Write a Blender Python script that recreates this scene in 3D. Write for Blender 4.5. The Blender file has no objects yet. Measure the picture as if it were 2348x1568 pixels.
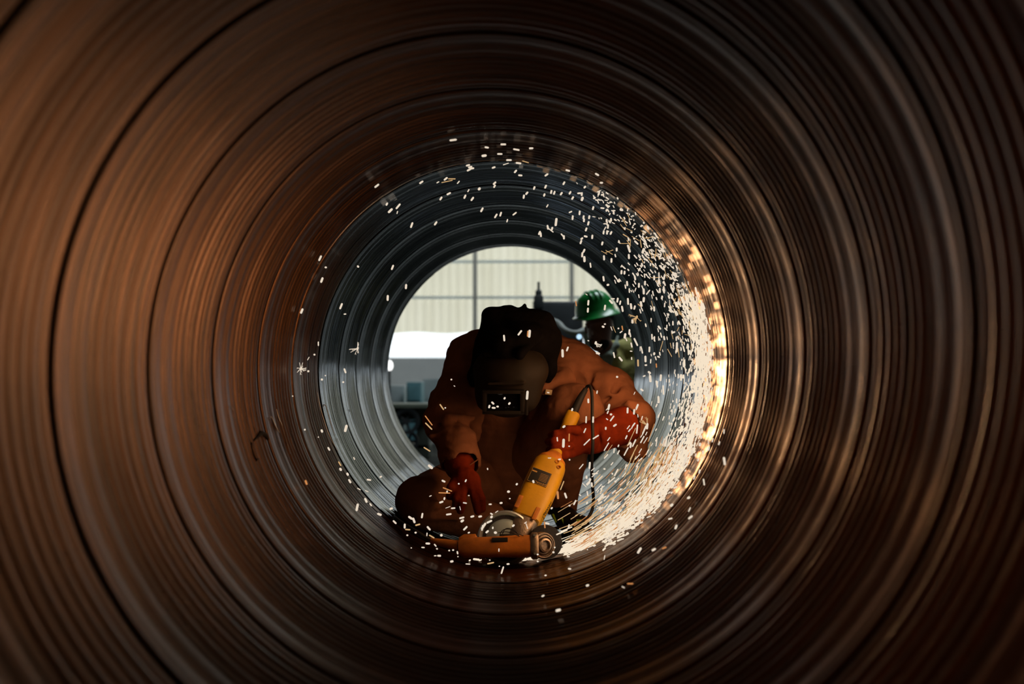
import bpy, bmesh, math, random
import numpy as np
from mathutils import Vector, Matrix, Euler

PI = math.pi
random.seed(7)
S = bpy.context.scene
COL = S.collection

# ------------------------------------------------------------------ camera
FPX = 3261.0                      # 50 mm lens on a 36 mm sensor, in pixels of the 2348 wide frame
CAM = Vector((0.065, 0.0, -0.0455))
YAW = math.atan(25 / FPX)
PITCH = math.atan(83 / FPX)
cd = bpy.data.cameras.new('camera')
cam = bpy.data.objects.new('camera', cd)
COL.objects.link(cam)
cam.location = CAM
cam.rotation_euler = (PI / 2 + PITCH, 0, YAW)
cd.sensor_width = 36
cd.lens = 50
cd.clip_start = 0.05
cd.clip_end = 200
cd.dof.use_dof = True
cd.dof.focus_distance = 5.15
cd.dof.aperture_fstop = 2.5
S.camera = cam
CROT = Euler((PI / 2 + PITCH, 0, YAW)).to_matrix()


def P(px, py, y):
    """the point of the place that stands at distance y down the pipe behind pixel (px, py)"""
    v = CROT @ Vector(((px - 1174) / FPX, -(py - 784) / FPX, -1))
    return CAM + v * ((y - CAM.y) / v.y)


def M2(px, y):
    return px * y / FPX

# ------------------------------------------------------------------ world and light
w = bpy.data.worlds.new('sky')
S.world = w
w.use_nodes = True
bg = w.node_tree.nodes['Background']
bg.inputs[0].default_value = (0.88, 0.96, 1.0, 1)
bg.inputs[1].default_value = 1.5
S.view_settings.view_transform = 'Standard'
S.view_settings.look = 'None'
S.view_settings.exposure = 0
S.view_settings.gamma = 1
S.cycles.max_bounces = 5
S.cycles.diffuse_bounces = 2
S.cycles.glossy_bounces = 4
S.cycles.transmission_bounces = 2
S.cycles.use_adaptive_sampling = True
S.cycles.adaptive_threshold = 0.045
S.cycles.adaptive_min_samples = 16
S.cycles.sample_clamp_indirect = 3
S.cycles.use_denoising = True
S.cycles.caustics_reflective = True


def lamp(name, kind, loc, energy, color, size=0.01, rot=None, size_y=None, spread=None):
    l = bpy.data.lights.new(name, kind)
    l.energy = energy
    l.color = color
    o = bpy.data.objects.new(name, l)
    COL.objects.link(o)
    o.location = loc
    if kind == 'AREA':
        l.shape = 'RECTANGLE'
        l.size = size
        l.size_y = size_y or size
        if spread: l.spread = spread
    else:
        l.shadow_soft_size = size
    if rot: o.rotation_euler = rot
    return o

R = 0.70                           # inner radius of the pipe
# area lights added high in the hall, brightening the hat and far wall
lamp('hall_fill', 'AREA', (1.5, 10.5, 4.3), 110, (0.86, 0.94, 1.0), 2.0, (0, 0, 0), 2.0)
lamp('hall_fill', 'AREA', (0, 19.5, 4.3), 170, (0.88, 0.95, 1.0), 8.0, (0, 0, 0), 4.5)
# the light that the stream of sparks gives off, strung along its path on the wall
#  angle: 0 = right, 90 = top, -90 = bottom
SPARK_GLOW = [(-84, .06), (-78, .12), (-72, .16), (-66, .2), (-60, .26), (-54, .36), (-48, .6), (-42, .75), (-36, .95), (-30, 1.5), (-24, 2.3), (-18, 2.0),
              (-12, 2.3), (-6, 2.5), (0, 2.4), (6, 2.2), (12, 2.0), (18, 1.8), (24, 1.6), (30, 1.4), (37, .9), (45, .7), (54, .45), (66, .18), (80, .08), (95, .03)]
GLOW = 0.0215
_r = random.Random(5)
_ang = [q[0] for q in SPARK_GLOW]; _wt = [q[1] for q in SPARK_GLOW]
for i in range(330):                # small glints scattered through the stream
    near = i % 5 < 3
    if near:                        # the thick of it, sweeping close along the wall
        a = _r.gauss(-9, 19)
        y = _r.uniform(4.50, 5.02)
        rr = R - _r.uniform(.018, .032)
        e = 3.3
        if a < -36: y = 4.72 + (y - 4.5) * .6; e = 1.6
        if a < -66: a = -30
    else:
        a = -84 + 170 * (i + _r.random()) / 330
        j = max(k for k in range(len(_ang)) if _ang[k] <= a) if a > _ang[0] else 0
        e = _wt[j] + (_wt[min(j + 1, len(_wt) - 1)] - _wt[j]) * (a - _ang[j]) / max(1, _ang[min(j + 1, len(_ang) - 1)] - _ang[j])
        t = min(1, max(0, (a + 75) / 35))
        y = _r.uniform(4.98 - .33 * t, 5.04 + .10 * t)
        rr = R - _r.uniform(.018, .024 + .026 * t)
        if t > .3 and i % 2: rr = R - min(.36, .06 + _r.expovariate(1 / .11))
    lamp('spark_glow', 'POINT', (rr * math.cos(math.radians(a)), y, rr * math.sin(math.radians(a))), e * GLOW, (1.0, 0.53, 0.235), 0.012)

for i in range(26):                 # lights added among the loose grains to brighten the worker's shoulder
    a = _r.uniform(-20, 50)
    rr = R - _r.uniform(.08, .24)
    lamp('spark_glow', 'POINT', (rr * math.cos(math.radians(a)), _r.uniform(5.1, 5.45), rr * math.sin(math.radians(a))), .07, (1.0, 0.45, 0.17), 0.01)

# ------------------------------------------------------------------ materials
def nodes(name):
    m = bpy.data.materials.new(name)
    m.use_nodes = True
    nt = m.node_tree
    return m, nt, nt.nodes['Principled BSDF']


def mat(name, color, rough=0.6, metal=0.0, noise=0.0, nscale=20.0, bump=0.0, bscale=60.0, emis=None, estr=0.0, coat=0.0, spec=0.5, aniso=0.0):
    m, nt, b = nodes(name)
    b.inputs['Base Color'].default_value = (*color, 1)
    b.inputs['Roughness'].default_value = rough
    b.inputs['Metallic'].default_value = metal
    b.inputs['Specular IOR Level'].default_value = spec
    b.inputs['Coat Weight'].default_value = coat
    b.inputs['Anisotropic'].default_value = aniso
    tc = nt.nodes.new('ShaderNodeTexCoord')
    if noise:
        n = nt.nodes.new('ShaderNodeTexNoise')
        n.inputs['Scale'].default_value = nscale
        n.inputs['Detail'].default_value = 6
        nt.links.new(tc.outputs['Object'], n.inputs['Vector'])
        r = nt.nodes.new('ShaderNodeValToRGB')
        r.color_ramp.elements[0].position = 0.3
        r.color_ramp.elements[1].position = 0.7
        r.color_ramp.elements[0].color = (*[c * (1 - noise) for c in color], 1)
        r.color_ramp.elements[1].color = (*[min(1, c * (1 + noise)) for c in color], 1)
        nt.links.new(n.outputs['Fac'], r.inputs['Fac'])
        nt.links.new(r.outputs['Color'], b.inputs['Base Color'])
    if bump:
        n = nt.nodes.new('ShaderNodeTexNoise')
        n.inputs['Scale'].default_value = bscale
        n.inputs['Detail'].default_value = 5
        nt.links.new(tc.outputs['Object'], n.inputs['Vector'])
        bp = nt.nodes.new('ShaderNodeBump')
        bp.inputs['Strength'].default_value = bump
        bp.inputs['Distance'].default_value = 0.01
        nt.links.new(n.outputs['Fac'], bp.inputs['Height'])
        nt.links.new(bp.outputs['Normal'], b.inputs['Normal'])
    if emis:
        b.inputs['Emission Color'].default_value = (*emis, 1)
        b.inputs['Emission Strength'].default_value = estr
    return m


def spark_mat(name, color, strength):
    m, nt, b = nodes(name)
    b.inputs['Base Color'].default_value = (0, 0, 0, 1)
    b.inputs['Specular IOR Level'].default_value = 0
    b.inputs['Emission Color'].default_value = (*color, 1)
    b.inputs['Emission Strength'].default_value = strength
    m.cycles.emission_sampling = 'NONE'
    return m

MS = {
    'w': spark_mat('white_hot_spark', (1.0, 0.84, 0.66), 0.80),
    'y': spark_mat('yellow_hot_spark', (1.0, 0.62, 0.28), 0.62),
    'o': spark_mat('orange_hot_spark', (1.0, 0.40, 0.13), 0.6),
    'b': spark_mat('core_hot_spark', (1.0, 0.83, 0.62), 0.92),
}

D0, PITCHLEN = 4.09, 0.601         # the strip's seam winds away from the camera, clockwise
Y_NEAR, Y_FAR = -0.6, 8.04


def pipe_material():
    m, nt, b = nodes('wound_steel_strip')
    N = nt.nodes.new
    L = nt.links.new
    uv = N('ShaderNodeUVMap'); uv.uv_map = 'strip'
    sep = N('ShaderNodeSeparateXYZ'); L(uv.outputs['UV'], sep.inputs[0])
    def scaled(sx, sy):
        c = N('ShaderNodeMapping'); c.vector_type = 'POINT'
        c.inputs['Scale'].default_value = (sx, sy, 1)
        L(uv.outputs['UV'], c.inputs['Vector'])
        return c.outputs['Vector']
    def noise(vec, sc, det=4):
        n = N('ShaderNodeTexNoise'); n.inputs['Scale'].default_value = sc; n.inputs['Detail'].default_value = det
        L(vec, n.inputs['Vector']); return n.outputs['Fac']
    n1 = noise(scaled(26.0, 0.4), 1.0, 3)       # rolled lines running round the pipe
    n2 = noise(scaled(110.0, 3.0), 1.0, 2)
    n3 = noise(scaled(1.3, 0.5), 1.0, 4)        # broad wear
    n4 = noise(scaled(9.0, 5.0), 1.0, 6)        # soot and rust blotches
    def ramp(c0, c1):
        r = N('ShaderNodeValToRGB')
        r.color_ramp.elements[0].position = 0.32; r.color_ramp.elements[0].color = c0
        r.color_ramp.elements[1].position = 0.68; r.color_ramp.elements[1].color = c1
        return r
    r = ramp((0.020, 0.0095, 0.0045, 1), (0.195, 0.090, 0.039, 1))      # rusty strip
    rb = ramp((0.018, 0.020, 0.023, 1), (0.27, 0.305, 0.34, 1))         # bare strip, from the cross joint on
    mx = N('ShaderNodeMath'); mx.operation = 'ADD'
    m1 = N('ShaderNodeMath'); m1.operation = 'MULTIPLY'; m1.inputs[1].default_value = 0.75; L(n1, m1.inputs[0])
    m2 = N('ShaderNodeMath'); m2.operation = 'MULTIPLY'; m2.inputs[1].default_value = 0.25; L(n4, m2.inputs[0])
    L(m1.outputs[0], mx.inputs[0]); L(m2.outputs[0], mx.inputs[1])
    L(mx.outputs[0], r.inputs['Fac'])
    L(mx.outputs[0], rb.inputs['Fac'])
    sm = N('ShaderNodeMapRange'); sm.interpolation_type = 'SMOOTHSTEP'
    sm.inputs['From Min'].default_value = 4.4 * 1.06; sm.inputs['From Max'].default_value = 4.4 * 1.17
    L(sep.outputs['Y'], sm.inputs['Value'])
    mc = N('ShaderNodeMix'); mc.data_type = 'RGBA'
    L(sm.outputs[0], mc.inputs['Factor']); L(r.outputs['Color'], mc.inputs['A']); L(rb.outputs['Color'], mc.inputs['B'])
    L(mc.outputs['Result'], b.inputs['Base Color'])
    b.inputs['Metallic'].default_value = 1.0
    rr = N('ShaderNodeMapRange')
    rr.inputs['From Min'].default_value = 0.3; rr.inputs['From Max'].default_value = 0.7
    rr.inputs['To Min'].default_value = 0.25; rr.inputs['To Max'].default_value = 0.33
    L(n2, rr.inputs['Value'])
    br = N('ShaderNodeMath'); br.operation = 'MULTIPLY_ADD'; br.inputs[1].default_value = -0.15; L(sm.outputs[0], br.inputs[0]); L(rr.outputs[0], br.inputs[2])
    L(br.outputs[0], b.inputs['Roughness'])
    b.inputs['Anisotropic'].default_value = 0.75
    b.inputs['Anisotropic Rotation'].default_value = 0.25
    tg = N('ShaderNodeTangent'); tg.direction_type = 'RADIAL'; tg.axis = 'Y'
    L(tg.outputs[0], b.inputs['Tangent'])
    hh = N('ShaderNodeMath'); hh.operation = 'ADD'; L(n1, hh.inputs[0])
    h2 = N('ShaderNodeMath'); h2.operation = 'MULTIPLY'; h2.inputs[1].default_value = 0.25; L(n2, h2.inputs[0]); L(h2.outputs[0], hh.inputs[1])
    h3 = N('ShaderNodeMath'); h3.operation = 'MULTIPLY_ADD'; h3.inputs[1].default_value = 0.12; L(n4, h3.inputs[0]); L(hh.outputs[0], h3.inputs[2])
    bp = N('ShaderNodeBump'); bp.inputs['Strength'].default_value = 0.6; bp.inputs['Distance'].default_value = 0.005
    L(h3.outputs[0], bp.inputs['Height']); L(bp.outputs['Normal'], b.inputs['Normal'])
    return m

MT = {
    'pipe': pipe_material(),
    'rust_cloth': mat('rust_cotton', (0.27, 0.108, 0.055), 0.95, noise=.18, nscale=14, bump=.7, bscale=20, spec=.03),
    'hood': mat('black_cloth', (0.006, 0.005, 0.005), 0.95, noise=.2, nscale=20, bump=.3, bscale=50, spec=.02),
    'mask': mat('dark_mask_shell', (0.022, 0.015, 0.009), 0.6, spec=.18, noise=.3, nscale=9, bump=.05),
    'mask_dark': mat('black_mask_frame', (0.016, 0.012, 0.009), 0.5, spec=.2, noise=.2, nscale=30),
    'lens': mat('welding_glass', (0.004, 0.004, 0.005), 0.08, spec=.8),
    'leather': mat('red_leather', (0.19, 0.020, 0.003), 0.8, noise=.35, nscale=16, bump=.4, bscale=45, spec=.1),
    'helper_skin': mat('brown_skin', (0.26, 0.13, 0.09), 0.5, noise=.15, nscale=15, bump=.05),
    'skin': mat('dark_skin', (0.11, 0.055, 0.036), 0.5, noise=.15, nscale=15, bump=.05),
    'hair': mat('black_hair', (0.012, 0.01, 0.009), 0.8, bump=.4, bscale=200),
    'yellow': mat('yellow_housing', (0.72, 0.37, 0.008), 0.45, noise=.12, nscale=12, bump=.05, bscale=120),
    'orange': mat('worn_orange_housing', (0.62, 0.20, 0.02), 0.5, noise=.3, nscale=18, bump=.08, bscale=120),
    'rubber': mat('black_rubber', (0.018, 0.016, 0.015), 0.6, noise=.2, nscale=30),
    'dull_steel': mat('dull_bright_steel', (0.52, 0.66, 0.68), 0.35, 0.3, noise=.08, nscale=20),
    'steel': mat('bright_steel', (0.70, 0.76, 0.76), 0.3, 0.8, noise=.1, nscale=20, aniso=.3),
    'cast': mat('cast_gearbox_metal', (0.40, 0.32, 0.25), 0.45, 0.9, noise=.3, nscale=40, bump=.15, bscale=150),
    'disc': mat('abrasive_disc', (0.03, 0.03, 0.035), 0.75, noise=.4, nscale=200, bump=.3, bscale=400),
    'label': mat('black_label', (0.02, 0.018, 0.015), 0.4),
    'print': mat('label_print', (0.62, 0.36, 0.10), 0.5),
    'green': mat('green_hat_shell', (0.015, 0.42, 0.07), 0.32, noise=.2, nscale=8, coat=.3),
    'olive': mat('yellow_shirt', (0.66, 0.62, 0.20), 0.85, noise=.15, nscale=10, bump=.3, bscale=40),
    'scarf': mat('pale_green_scarf', (0.36, 0.44, 0.36), 0.9, noise=.15, nscale=18, bump=.3),
    'dkgreen': mat('dark_green_trousers', (0.03, 0.05, 0.035), 0.9, noise=.2, nscale=12, bump=.2),
    'boot': mat('black_boot_leather', (0.02, 0.018, 0.016), 0.5, noise=.3, nscale=20, bump=.15),
    'neon': mat('neon_green_trim', (0.35, 0.55, 0.03), 0.5),
    'floor': mat('stained_concrete', (0.04, 0.043, 0.038), 0.95, spec=.05, noise=.3, nscale=1.4, bump=.1, bscale=12),
    'wall': mat('pale_block_wall', (0.70, 0.73, 0.71), 0.8, noise=.1, nscale=2),
    'dark': mat('dark_painted_iron', (0.035, 0.042, 0.045), 0.5, noise=.3, nscale=6, bump=.1),
    'tray': mat('dull_green_tray_paint', (0.16, 0.19, 0.14), 0.6, noise=.2, nscale=5),
    'grime': mat('greasy_machine_paint', (0.06, 0.075, 0.06), 0.5, noise=.35, nscale=5, bump=.1),
    'teal': mat('teal_machine_paint', (0.18, 0.42, 0.47), 0.5, noise=.2, nscale=4),
    'pale': mat('pale_machine_paint', (0.62, 0.72, 0.72), 0.6, noise=.15, nscale=4),
    'post': mat('grey_steel_post', (0.42, 0.42, 0.37), 0.7, noise=.15, nscale=4),
    'roof': mat('roof_sheet', (0.06, 0.065, 0.06), 0.7, noise=.1, nscale=2),
    'soot': mat('black_scorch', (0.008, 0.007, 0.006), 0.9),
    'chalk': mat('weld_scar', (0.8, 0.8, 0.8), 0.4, 0.3),
    'lamp': mat('lit_lamp_glass', (0.6, 0.7, 0.8), 0.3, emis=(0.55, 0.8, 1.0), estr=0.9),
    'bulb': mat('lit_bulb', (0.9, 0.9, 0.9), 0.3, emis=(1.0, 1.0, 0.97), estr=2.0),
    'patch': mat('cream_patch', (0.55, 0.42, 0.25), 0.8),
    'hose': mat('pale_hose', (0.42, 0.46, 0.43), 0.6),
}


def sheet_material():
    m = bpy.data.materials.new('translucent_cladding')
    m.use_nodes = True
    nt = m.node_tree
    nt.nodes.clear()
    N = nt.nodes.new; L = nt.links.new
    out = N('ShaderNodeOutputMaterial')
    tr = N('ShaderNodeBsdfTranslucent'); df = N('ShaderNodeBsdfDiffuse'); mx = N('ShaderNodeMixShader')
    mx.inputs[0].default_value = 0.35
    tc = N('ShaderNodeTexCoord'); mp = N('ShaderNodeMapping'); mp.inputs['Scale'].default_value = (2.2, 1, .25)
    n = N('ShaderNodeTexNoise'); n.inputs['Scale'].default_value = 1.4; n.inputs['Detail'].default_value = 5
    L(tc.outputs['Object'], mp.inputs[0]); L(mp.outputs[0], n.inputs['Vector'])
    r = N('ShaderNodeValToRGB')
    r.color_ramp.elements[0].position = .3; r.color_ramp.elements[0].color = (.74, .67, .50, 1)
    r.color_ramp.elements[1].position = .7; r.color_ramp.elements[1].color = (.88, .81, .64, 1)
    L(n.outputs['Fac'], r.inputs[0]); L(r.outputs[0], tr.inputs[0])
    df.inputs[0].default_value = (.55, .53, .46, 1)
    L(tr.outputs[0], mx.inputs[1]); L(df.outputs[0], mx.inputs[2]); L(mx.outputs[0], out.inputs[0])
    return m

MT['sheet'] = sheet_material()

# ------------------------------------------------------------------ object helpers
def tag(o, label=None, cat=None, group=None, kind=None):
    if label: o['label'] = label
    if cat: o['category'] = cat
    if group: o['group'] = group
    if kind: o['kind'] = kind
    return o


def empty(name, loc=(0, 0, 0), M=None):
    o = bpy.data.objects.new(name, None)
    COL.objects.link(o)
    o.empty_display_size = 0.1
    if M is not None: o.matrix_world = M
    else: o.location = loc
    return o


WORLD = set()                       # roots whose parts are modelled in place


def link(name, me, m, parent=None):
    o = bpy.data.objects.new(name, me)
    COL.objects.link(o)
    if m is not None and not me.materials: me.materials.append(m)
    if parent is not None:
        o.parent = parent
        if parent.name in WORLD: o.location = -parent.location
    return o


def obj(name, bm, m, parent=None, smooth=True, auto=40):
    me = bpy.data.meshes.new(name)
    bmesh.ops.recalc_face_normals(bm, faces=bm.faces)
    bm.to_mesh(me)
    bm.free()
    if smooth:
        me.polygons.foreach_set('use_smooth', [True] * len(me.polygons))
        if auto: me.set_sharp_from_angle(angle=math.radians(auto))
    return link(name, me, m, parent)


def tm(loc=(0, 0, 0), rot=(0, 0, 0), sc=(1, 1, 1)):
    return Matrix.LocRotScale(Vector(loc), Euler(rot), Vector(sc))


def add_box(bm, c, s, rot=(0, 0, 0), bevel=0.0, seg=2):
    r = bmesh.ops.create_cube(bm, size=1, matrix=tm(c, rot, s))
    if bevel:
        es = list({e for v in r['verts'] for e in v.link_edges})
        bmesh.ops.bevel(bm, geom=es, offset=bevel, segments=seg, affect='EDGES', profile=.6)
    return bm


def add_cyl(bm, p0, p1, r0, r1=None, seg=24, caps=True):
    p0, p1 = Vector(p0), Vector(p1)
    r1 = r0 if r1 is None else r1
    d = p1 - p0
    q = d.to_track_quat('Z', 'Y').to_matrix().to_4x4()
    bmesh.ops.create_cone(bm, cap_ends=caps, segments=seg, radius1=r0, radius2=r1, depth=d.length,
                          matrix=Matrix.Translation((p0 + p1) / 2) @ q)
    return bm


def add_lathe(bm, prof, M=None, seg=40):
    """prof: (radius, height) pairs turned about local Z"""
    M = M or Matrix()
    rings = []
    for r, z in prof:
        if r < 1e-6:
            rings.append([bm.verts.new(M @ Vector((0, 0, z)))])
        else:
            rings.append([bm.verts.new(M @ Vector((r * math.cos(2 * PI * i / seg), r * math.sin(2 * PI * i / seg), z))) for i in range(seg)])
    for a, b in zip(rings, rings[1:]):
        for i in range(seg):
            j = (i + 1) % seg
            if len(a) == 1 and len(b) == 1: continue
            if len(a) == 1: bm.faces.new((a[0], b[i], b[j]))
            elif len(b) == 1: bm.faces.new((a[i], a[j], b[0]))
            else: bm.faces.new((a[i], a[j], b[j], b[i]))
    return bm


def add_tube(bm, pts, rad, seg=10, caps=True, smooth_steps=0):
    pts = [Vector(p) for p in pts]
    rad = rad if isinstance(rad, (list, tuple)) else [rad] * len(pts)
    for _ in range(smooth_steps):            # corner cutting
        np_, nr = [pts[0]], [rad[0]]
        for a, b, ra, rb in zip(pts, pts[1:], rad, rad[1:]):
            np_ += [a * .75 + b * .25, a * .25 + b * .75]
            nr += [ra * .75 + rb * .25, ra * .25 + rb * .75]
        pts, rad = np_ + [pts[-1]], nr + [rad[-1]]
    rings = []
    ref = Vector((0.13, 0.37, 0.92))
    for i, p in enumerate(pts):
        t = (pts[min(i + 1, len(pts) - 1)] - pts[max(i - 1, 0)]).normalized()
        u = (ref - t * ref.dot(t)).normalized()
        ref = u
        v = t.cross(u)
        rings.append([bm.verts.new(p + (u * math.cos(2 * PI * k / seg) + v * math.sin(2 * PI * k / seg)) * rad[i]) for k in range(seg)])
    for a, b in zip(rings, rings[1:]):
        for k in range(seg):
            j = (k + 1) % seg
            bm.faces.new((a[k], a[j], b[j], b[k]))
    if caps:
        bm.faces.new(rings[0][::-1]); bm.faces.new(rings[-1])
    return bm


def superbox(bm, length, stations, seg=36, M=None):
    """a moulded housing along local Y: stations (y, half width, half height, squareness)"""
    M = M or Matrix()
    rings = []
    for y, hw, hh, n in stations:
        ring = []
        for i in range(seg):
            a = 2 * PI * i / seg
            c, s = math.cos(a), math.sin(a)
            ring.append(bm.verts.new(M @ Vector((hw * math.copysign(abs(c) ** (2 / n), c), y, hh * math.copysign(abs(s) ** (2 / n), s)))))
        rings.append(ring)
    for a, b in zip(rings, rings[1:]):
        for i in range(seg):
            j = (i + 1) % seg
            bm.faces.new((a[i], a[j], b[j], b[i]))
    bm.faces.new(rings[0][::-1]); bm.faces.new(rings[-1])
    return bm


def add_text(name, body, size, M, m, parent, extrude=0.0004):
    cu = bpy.data.curves.new(name, 'FONT')
    cu.body = body
    cu.size = size
    cu.extrude = extrude
    cu.align_x = 'CENTER'
    cu.align_y = 'CENTER'
    tmp = bpy.data.objects.new(name + '_tmp', cu)
    COL.objects.link(tmp)
    dg = bpy.context.evaluated_depsgraph_get()
    me = bpy.data.meshes.new_from_object(tmp.evaluated_get(dg))
    bpy.data.objects.remove(tmp)
    me.materials.clear()
    me.transform(M)
    return link(name, me, m, parent)

# ------------------------------------------------------------------ organic surfaces: smooth distance fields meshed on a grid
def C(p0, p1, r0, r1=None, k=0.03, op='u'):
    return ('c', Vector(p0), Vector(p1), r0, r0 if r1 is None else r1, k, op)


def E(c, r, rot=(0, 0, 0), k=0.03, op='u'):
    return ('e', Vector(c), r, Euler(rot).to_matrix(), None, k, op)


def B(c, half, rot=(0, 0, 0), rnd=0.01, k=0.01, op='u'):
    return ('b', Vector(c), half, Euler(rot).to_matrix(), rnd, k, op)


def field(name, prims, h, m, parent=None, wrinkle=0.0, wfreq=30.0, seed=0, grow=0.0):
    lo = np.full(3, 1e9); hi = -lo
    boxes = []
    for p in prims:
        if p[0] == 'c':
            pts = np.array([p[1], p[2]]); r = max(p[3], p[4])
            b0, b1 = pts.min(0) - r, pts.max(0) + r
        elif p[0] == 'e':
            r = max(p[2]); b0, b1 = np.array(p[1]) - r, np.array(p[1]) + r
        else:
            r = math.sqrt(sum(x * x for x in p[2])) + .01; b0, b1 = np.array(p[1]) - r, np.array(p[1]) + r
        boxes.append((b0 - grow, b1 + grow))
        if p[6] == 'u':
            lo = np.minimum(lo, b0 - grow); hi = np.maximum(hi, b1 + grow)
    lo -= 4 * h + wrinkle; hi += 4 * h + wrinkle
    n = np.ceil((hi - lo) / h).astype(int) + 1
    F = np.full(n, 0.25, dtype=np.float32)
    ax = [lo[i] + h * np.arange(n[i]) for i in range(3)]
    for p, (b0, b1) in zip(prims, boxes):
        k = p[5]
        mg = k * 1.5 + 3 * h + 0.03
        i0 = np.maximum(((b0 - mg - lo) / h).astype(int), 0)
        i1 = np.minimum(((b1 + mg - lo) / h).astype(int) + 2, n)
        if (i1 <= i0).any(): continue
        X = ax[0][i0[0]:i1[0], None, None]; Y = ax[1][None, i0[1]:i1[1], None]; Z = ax[2][None, None, i0[2]:i1[2]]
        if p[0] == 'c':
            a, b = np.array(p[1]), np.array(p[2]); d = b - a; dd = max(d @ d, 1e-9)
            t = np.clip(((X - a[0]) * d[0] + (Y - a[1]) * d[1] + (Z - a[2]) * d[2]) / dd, 0, 1)
            D = np.sqrt((X - a[0] - t * d[0]) ** 2 + (Y - a[1] - t * d[1]) ** 2 + (Z - a[2] - t * d[2]) ** 2) - (p[3] + t * (p[4] - p[3]))
        else:
            Rm = np.array(p[3]); c = np.array(p[1])
            q = [Rm[0][i] * (X - c[0]) + Rm[1][i] * (Y - c[1]) + Rm[2][i] * (Z - c[2]) for i in range(3)]
            if p[0] == 'e':
                k0 = np.sqrt((q[0] / p[2][0]) ** 2 + (q[1] / p[2][1]) ** 2 + (q[2] / p[2][2]) ** 2)
                k1 = np.sqrt((q[0] / p[2][0] ** 2) ** 2 + (q[1] / p[2][1] ** 2) ** 2 + (q[2] / p[2][2] ** 2) ** 2) + 1e-6
                D = k0 * (k0 - 1) / k1
            else:
                rd = p[4]
                g = [np.abs(q[i]) - (p[2][i] - rd) for i in range(3)]
                D = np.sqrt(np.maximum(g[0], 0) ** 2 + np.maximum(g[1], 0) ** 2 + np.maximum(g[2], 0) ** 2) + np.minimum(np.maximum(np.maximum(g[0], g[1]), g[2]), 0) - rd
        sl = (slice(i0[0], i1[0]), slice(i0[1], i1[1]), slice(i0[2], i1[2]))
        G = F[sl]
        D = D.astype(np.float32) - (grow if p[6] == 'u' else 0)
        if p[6] == 'u':
            hh = np.maximum(k - np.abs(G - D), 0) / k
            F[sl] = np.minimum(G, D) - hh * hh * k * .25
        else:
            hh = np.maximum(k - np.abs(G + D), 0) / k
            F[sl] = np.maximum(G, -D) + hh * hh * k * .25
    if wrinkle:
        rs = np.random.RandomState(seed)
        X = ax[0][:, None, None]; Y = ax[1][None, :, None]; Z = ax[2][None, None, :]
        W = 0
        for f, a in ((1.0, .55), (2.1, .3), (3.7, .15)):
            v = rs.randn(3, 3); v /= np.linalg.norm(v, axis=1)[:, None]; ph = rs.rand(6) * 6
            s1 = np.sin((X * v[0][0] + Y * v[0][1] + Z * v[0][2]) * wfreq * f * .6 + ph[0])
            W = W + a * np.sin((X * v[1][0] + Y * v[1][1] + Z * v[1][2]) * wfreq * f + 2.2 * s1 + ph[1])
        F += (W * wrinkle).astype(np.float32)
    # surface nets
    ins = F < 0
    c = ins[:-1, :-1, :-1].astype(np.int8)
    tot = np.zeros_like(c)
    for dx in (0, 1):
        for dy in (0, 1):
            for dz in (0, 1):
                tot += ins[dx:n[0] - 1 + dx, dy:n[1] - 1 + dy, dz:n[2] - 1 + dz]
    act = np.argwhere((tot > 0) & (tot < 8))
    idx = np.full(np.array(n) - 1, -1, dtype=np.int64)
    idx[act[:, 0], act[:, 1], act[:, 2]] = np.arange(len(act))
    acc = np.zeros((len(act), 3)); cnt = np.zeros(len(act))
    corners = [(a, b, d) for a in (0, 1) for b in (0, 1) for d in (0, 1)]
    for a in corners:
        for axis in range(3):
            if a[axis]: continue
            b = list(a); b[axis] = 1
            fa = F[act[:, 0] + a[0], act[:, 1] + a[1], act[:, 2] + a[2]]
            fb = F[act[:, 0] + b[0], act[:, 1] + b[1], act[:, 2] + b[2]]
            x = (fa < 0) != (fb < 0)
            t = fa / np.where(np.abs(fa - fb) < 1e-12, 1, fa - fb)
            pos = np.array(a, dtype=float)[None, :] + t[:, None] * (np.array(b) - np.array(a))[None, :]
            acc[x] += pos[x]; cnt[x] += 1
    verts = (act + acc / np.maximum(cnt, 1)[:, None]) * h + lo
    quads = []
    for axis in range(3):
        o1, o2 = [(1, 2), (2, 0), (0, 1)][axis]
        sh = [slice(None)] * 3; sh2 = [slice(None)] * 3
        sh[axis] = slice(0, n[axis] - 1); sh2[axis] = slice(1, n[axis])
        A, Bx = ins[tuple(sh)], ins[tuple(sh2)]
        e = np.argwhere(A != Bx)
        e = e[(e[:, o1] > 0) & (e[:, o2] > 0) & (e[:, o1] < n[o1] - 1) & (e[:, o2] < n[o2] - 1)]
        fl = A[e[:, 0], e[:, 1], e[:, 2]]
        def cell(d1, d2):
            q = e.copy(); q[:, o1] -= d1; q[:, o2] -= d2
            return idx[q[:, 0], q[:, 1], q[:, 2]]
        q = np.stack([cell(1, 1), cell(0, 1), cell(0, 0), cell(1, 0)], 1)
        q[~fl] = q[~fl][:, ::-1]
        quads.append(q)
    quads = np.concatenate(quads)
    quads = quads[(quads >= 0).all(1)]
    # light smoothing of the net
    for _ in range(2):
        s = np.zeros_like(verts); cn = np.zeros(len(verts))
        for i in range(4):
            np.add.at(s, quads[:, i], verts[quads[:, (i + 1) % 4]]); np.add.at(cn, quads[:, i], 1)
            np.add.at(s, quads[:, (i + 1) % 4], verts[quads[:, i]]); np.add.at(cn, quads[:, (i + 1) % 4], 1)
        verts = verts * .5 + .5 * s / np.maximum(cn, 1)[:, None]
    me = bpy.data.meshes.new(name)
    me.vertices.add(len(verts)); me.vertices.foreach_set('co', verts.astype(np.float32).ravel())
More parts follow.
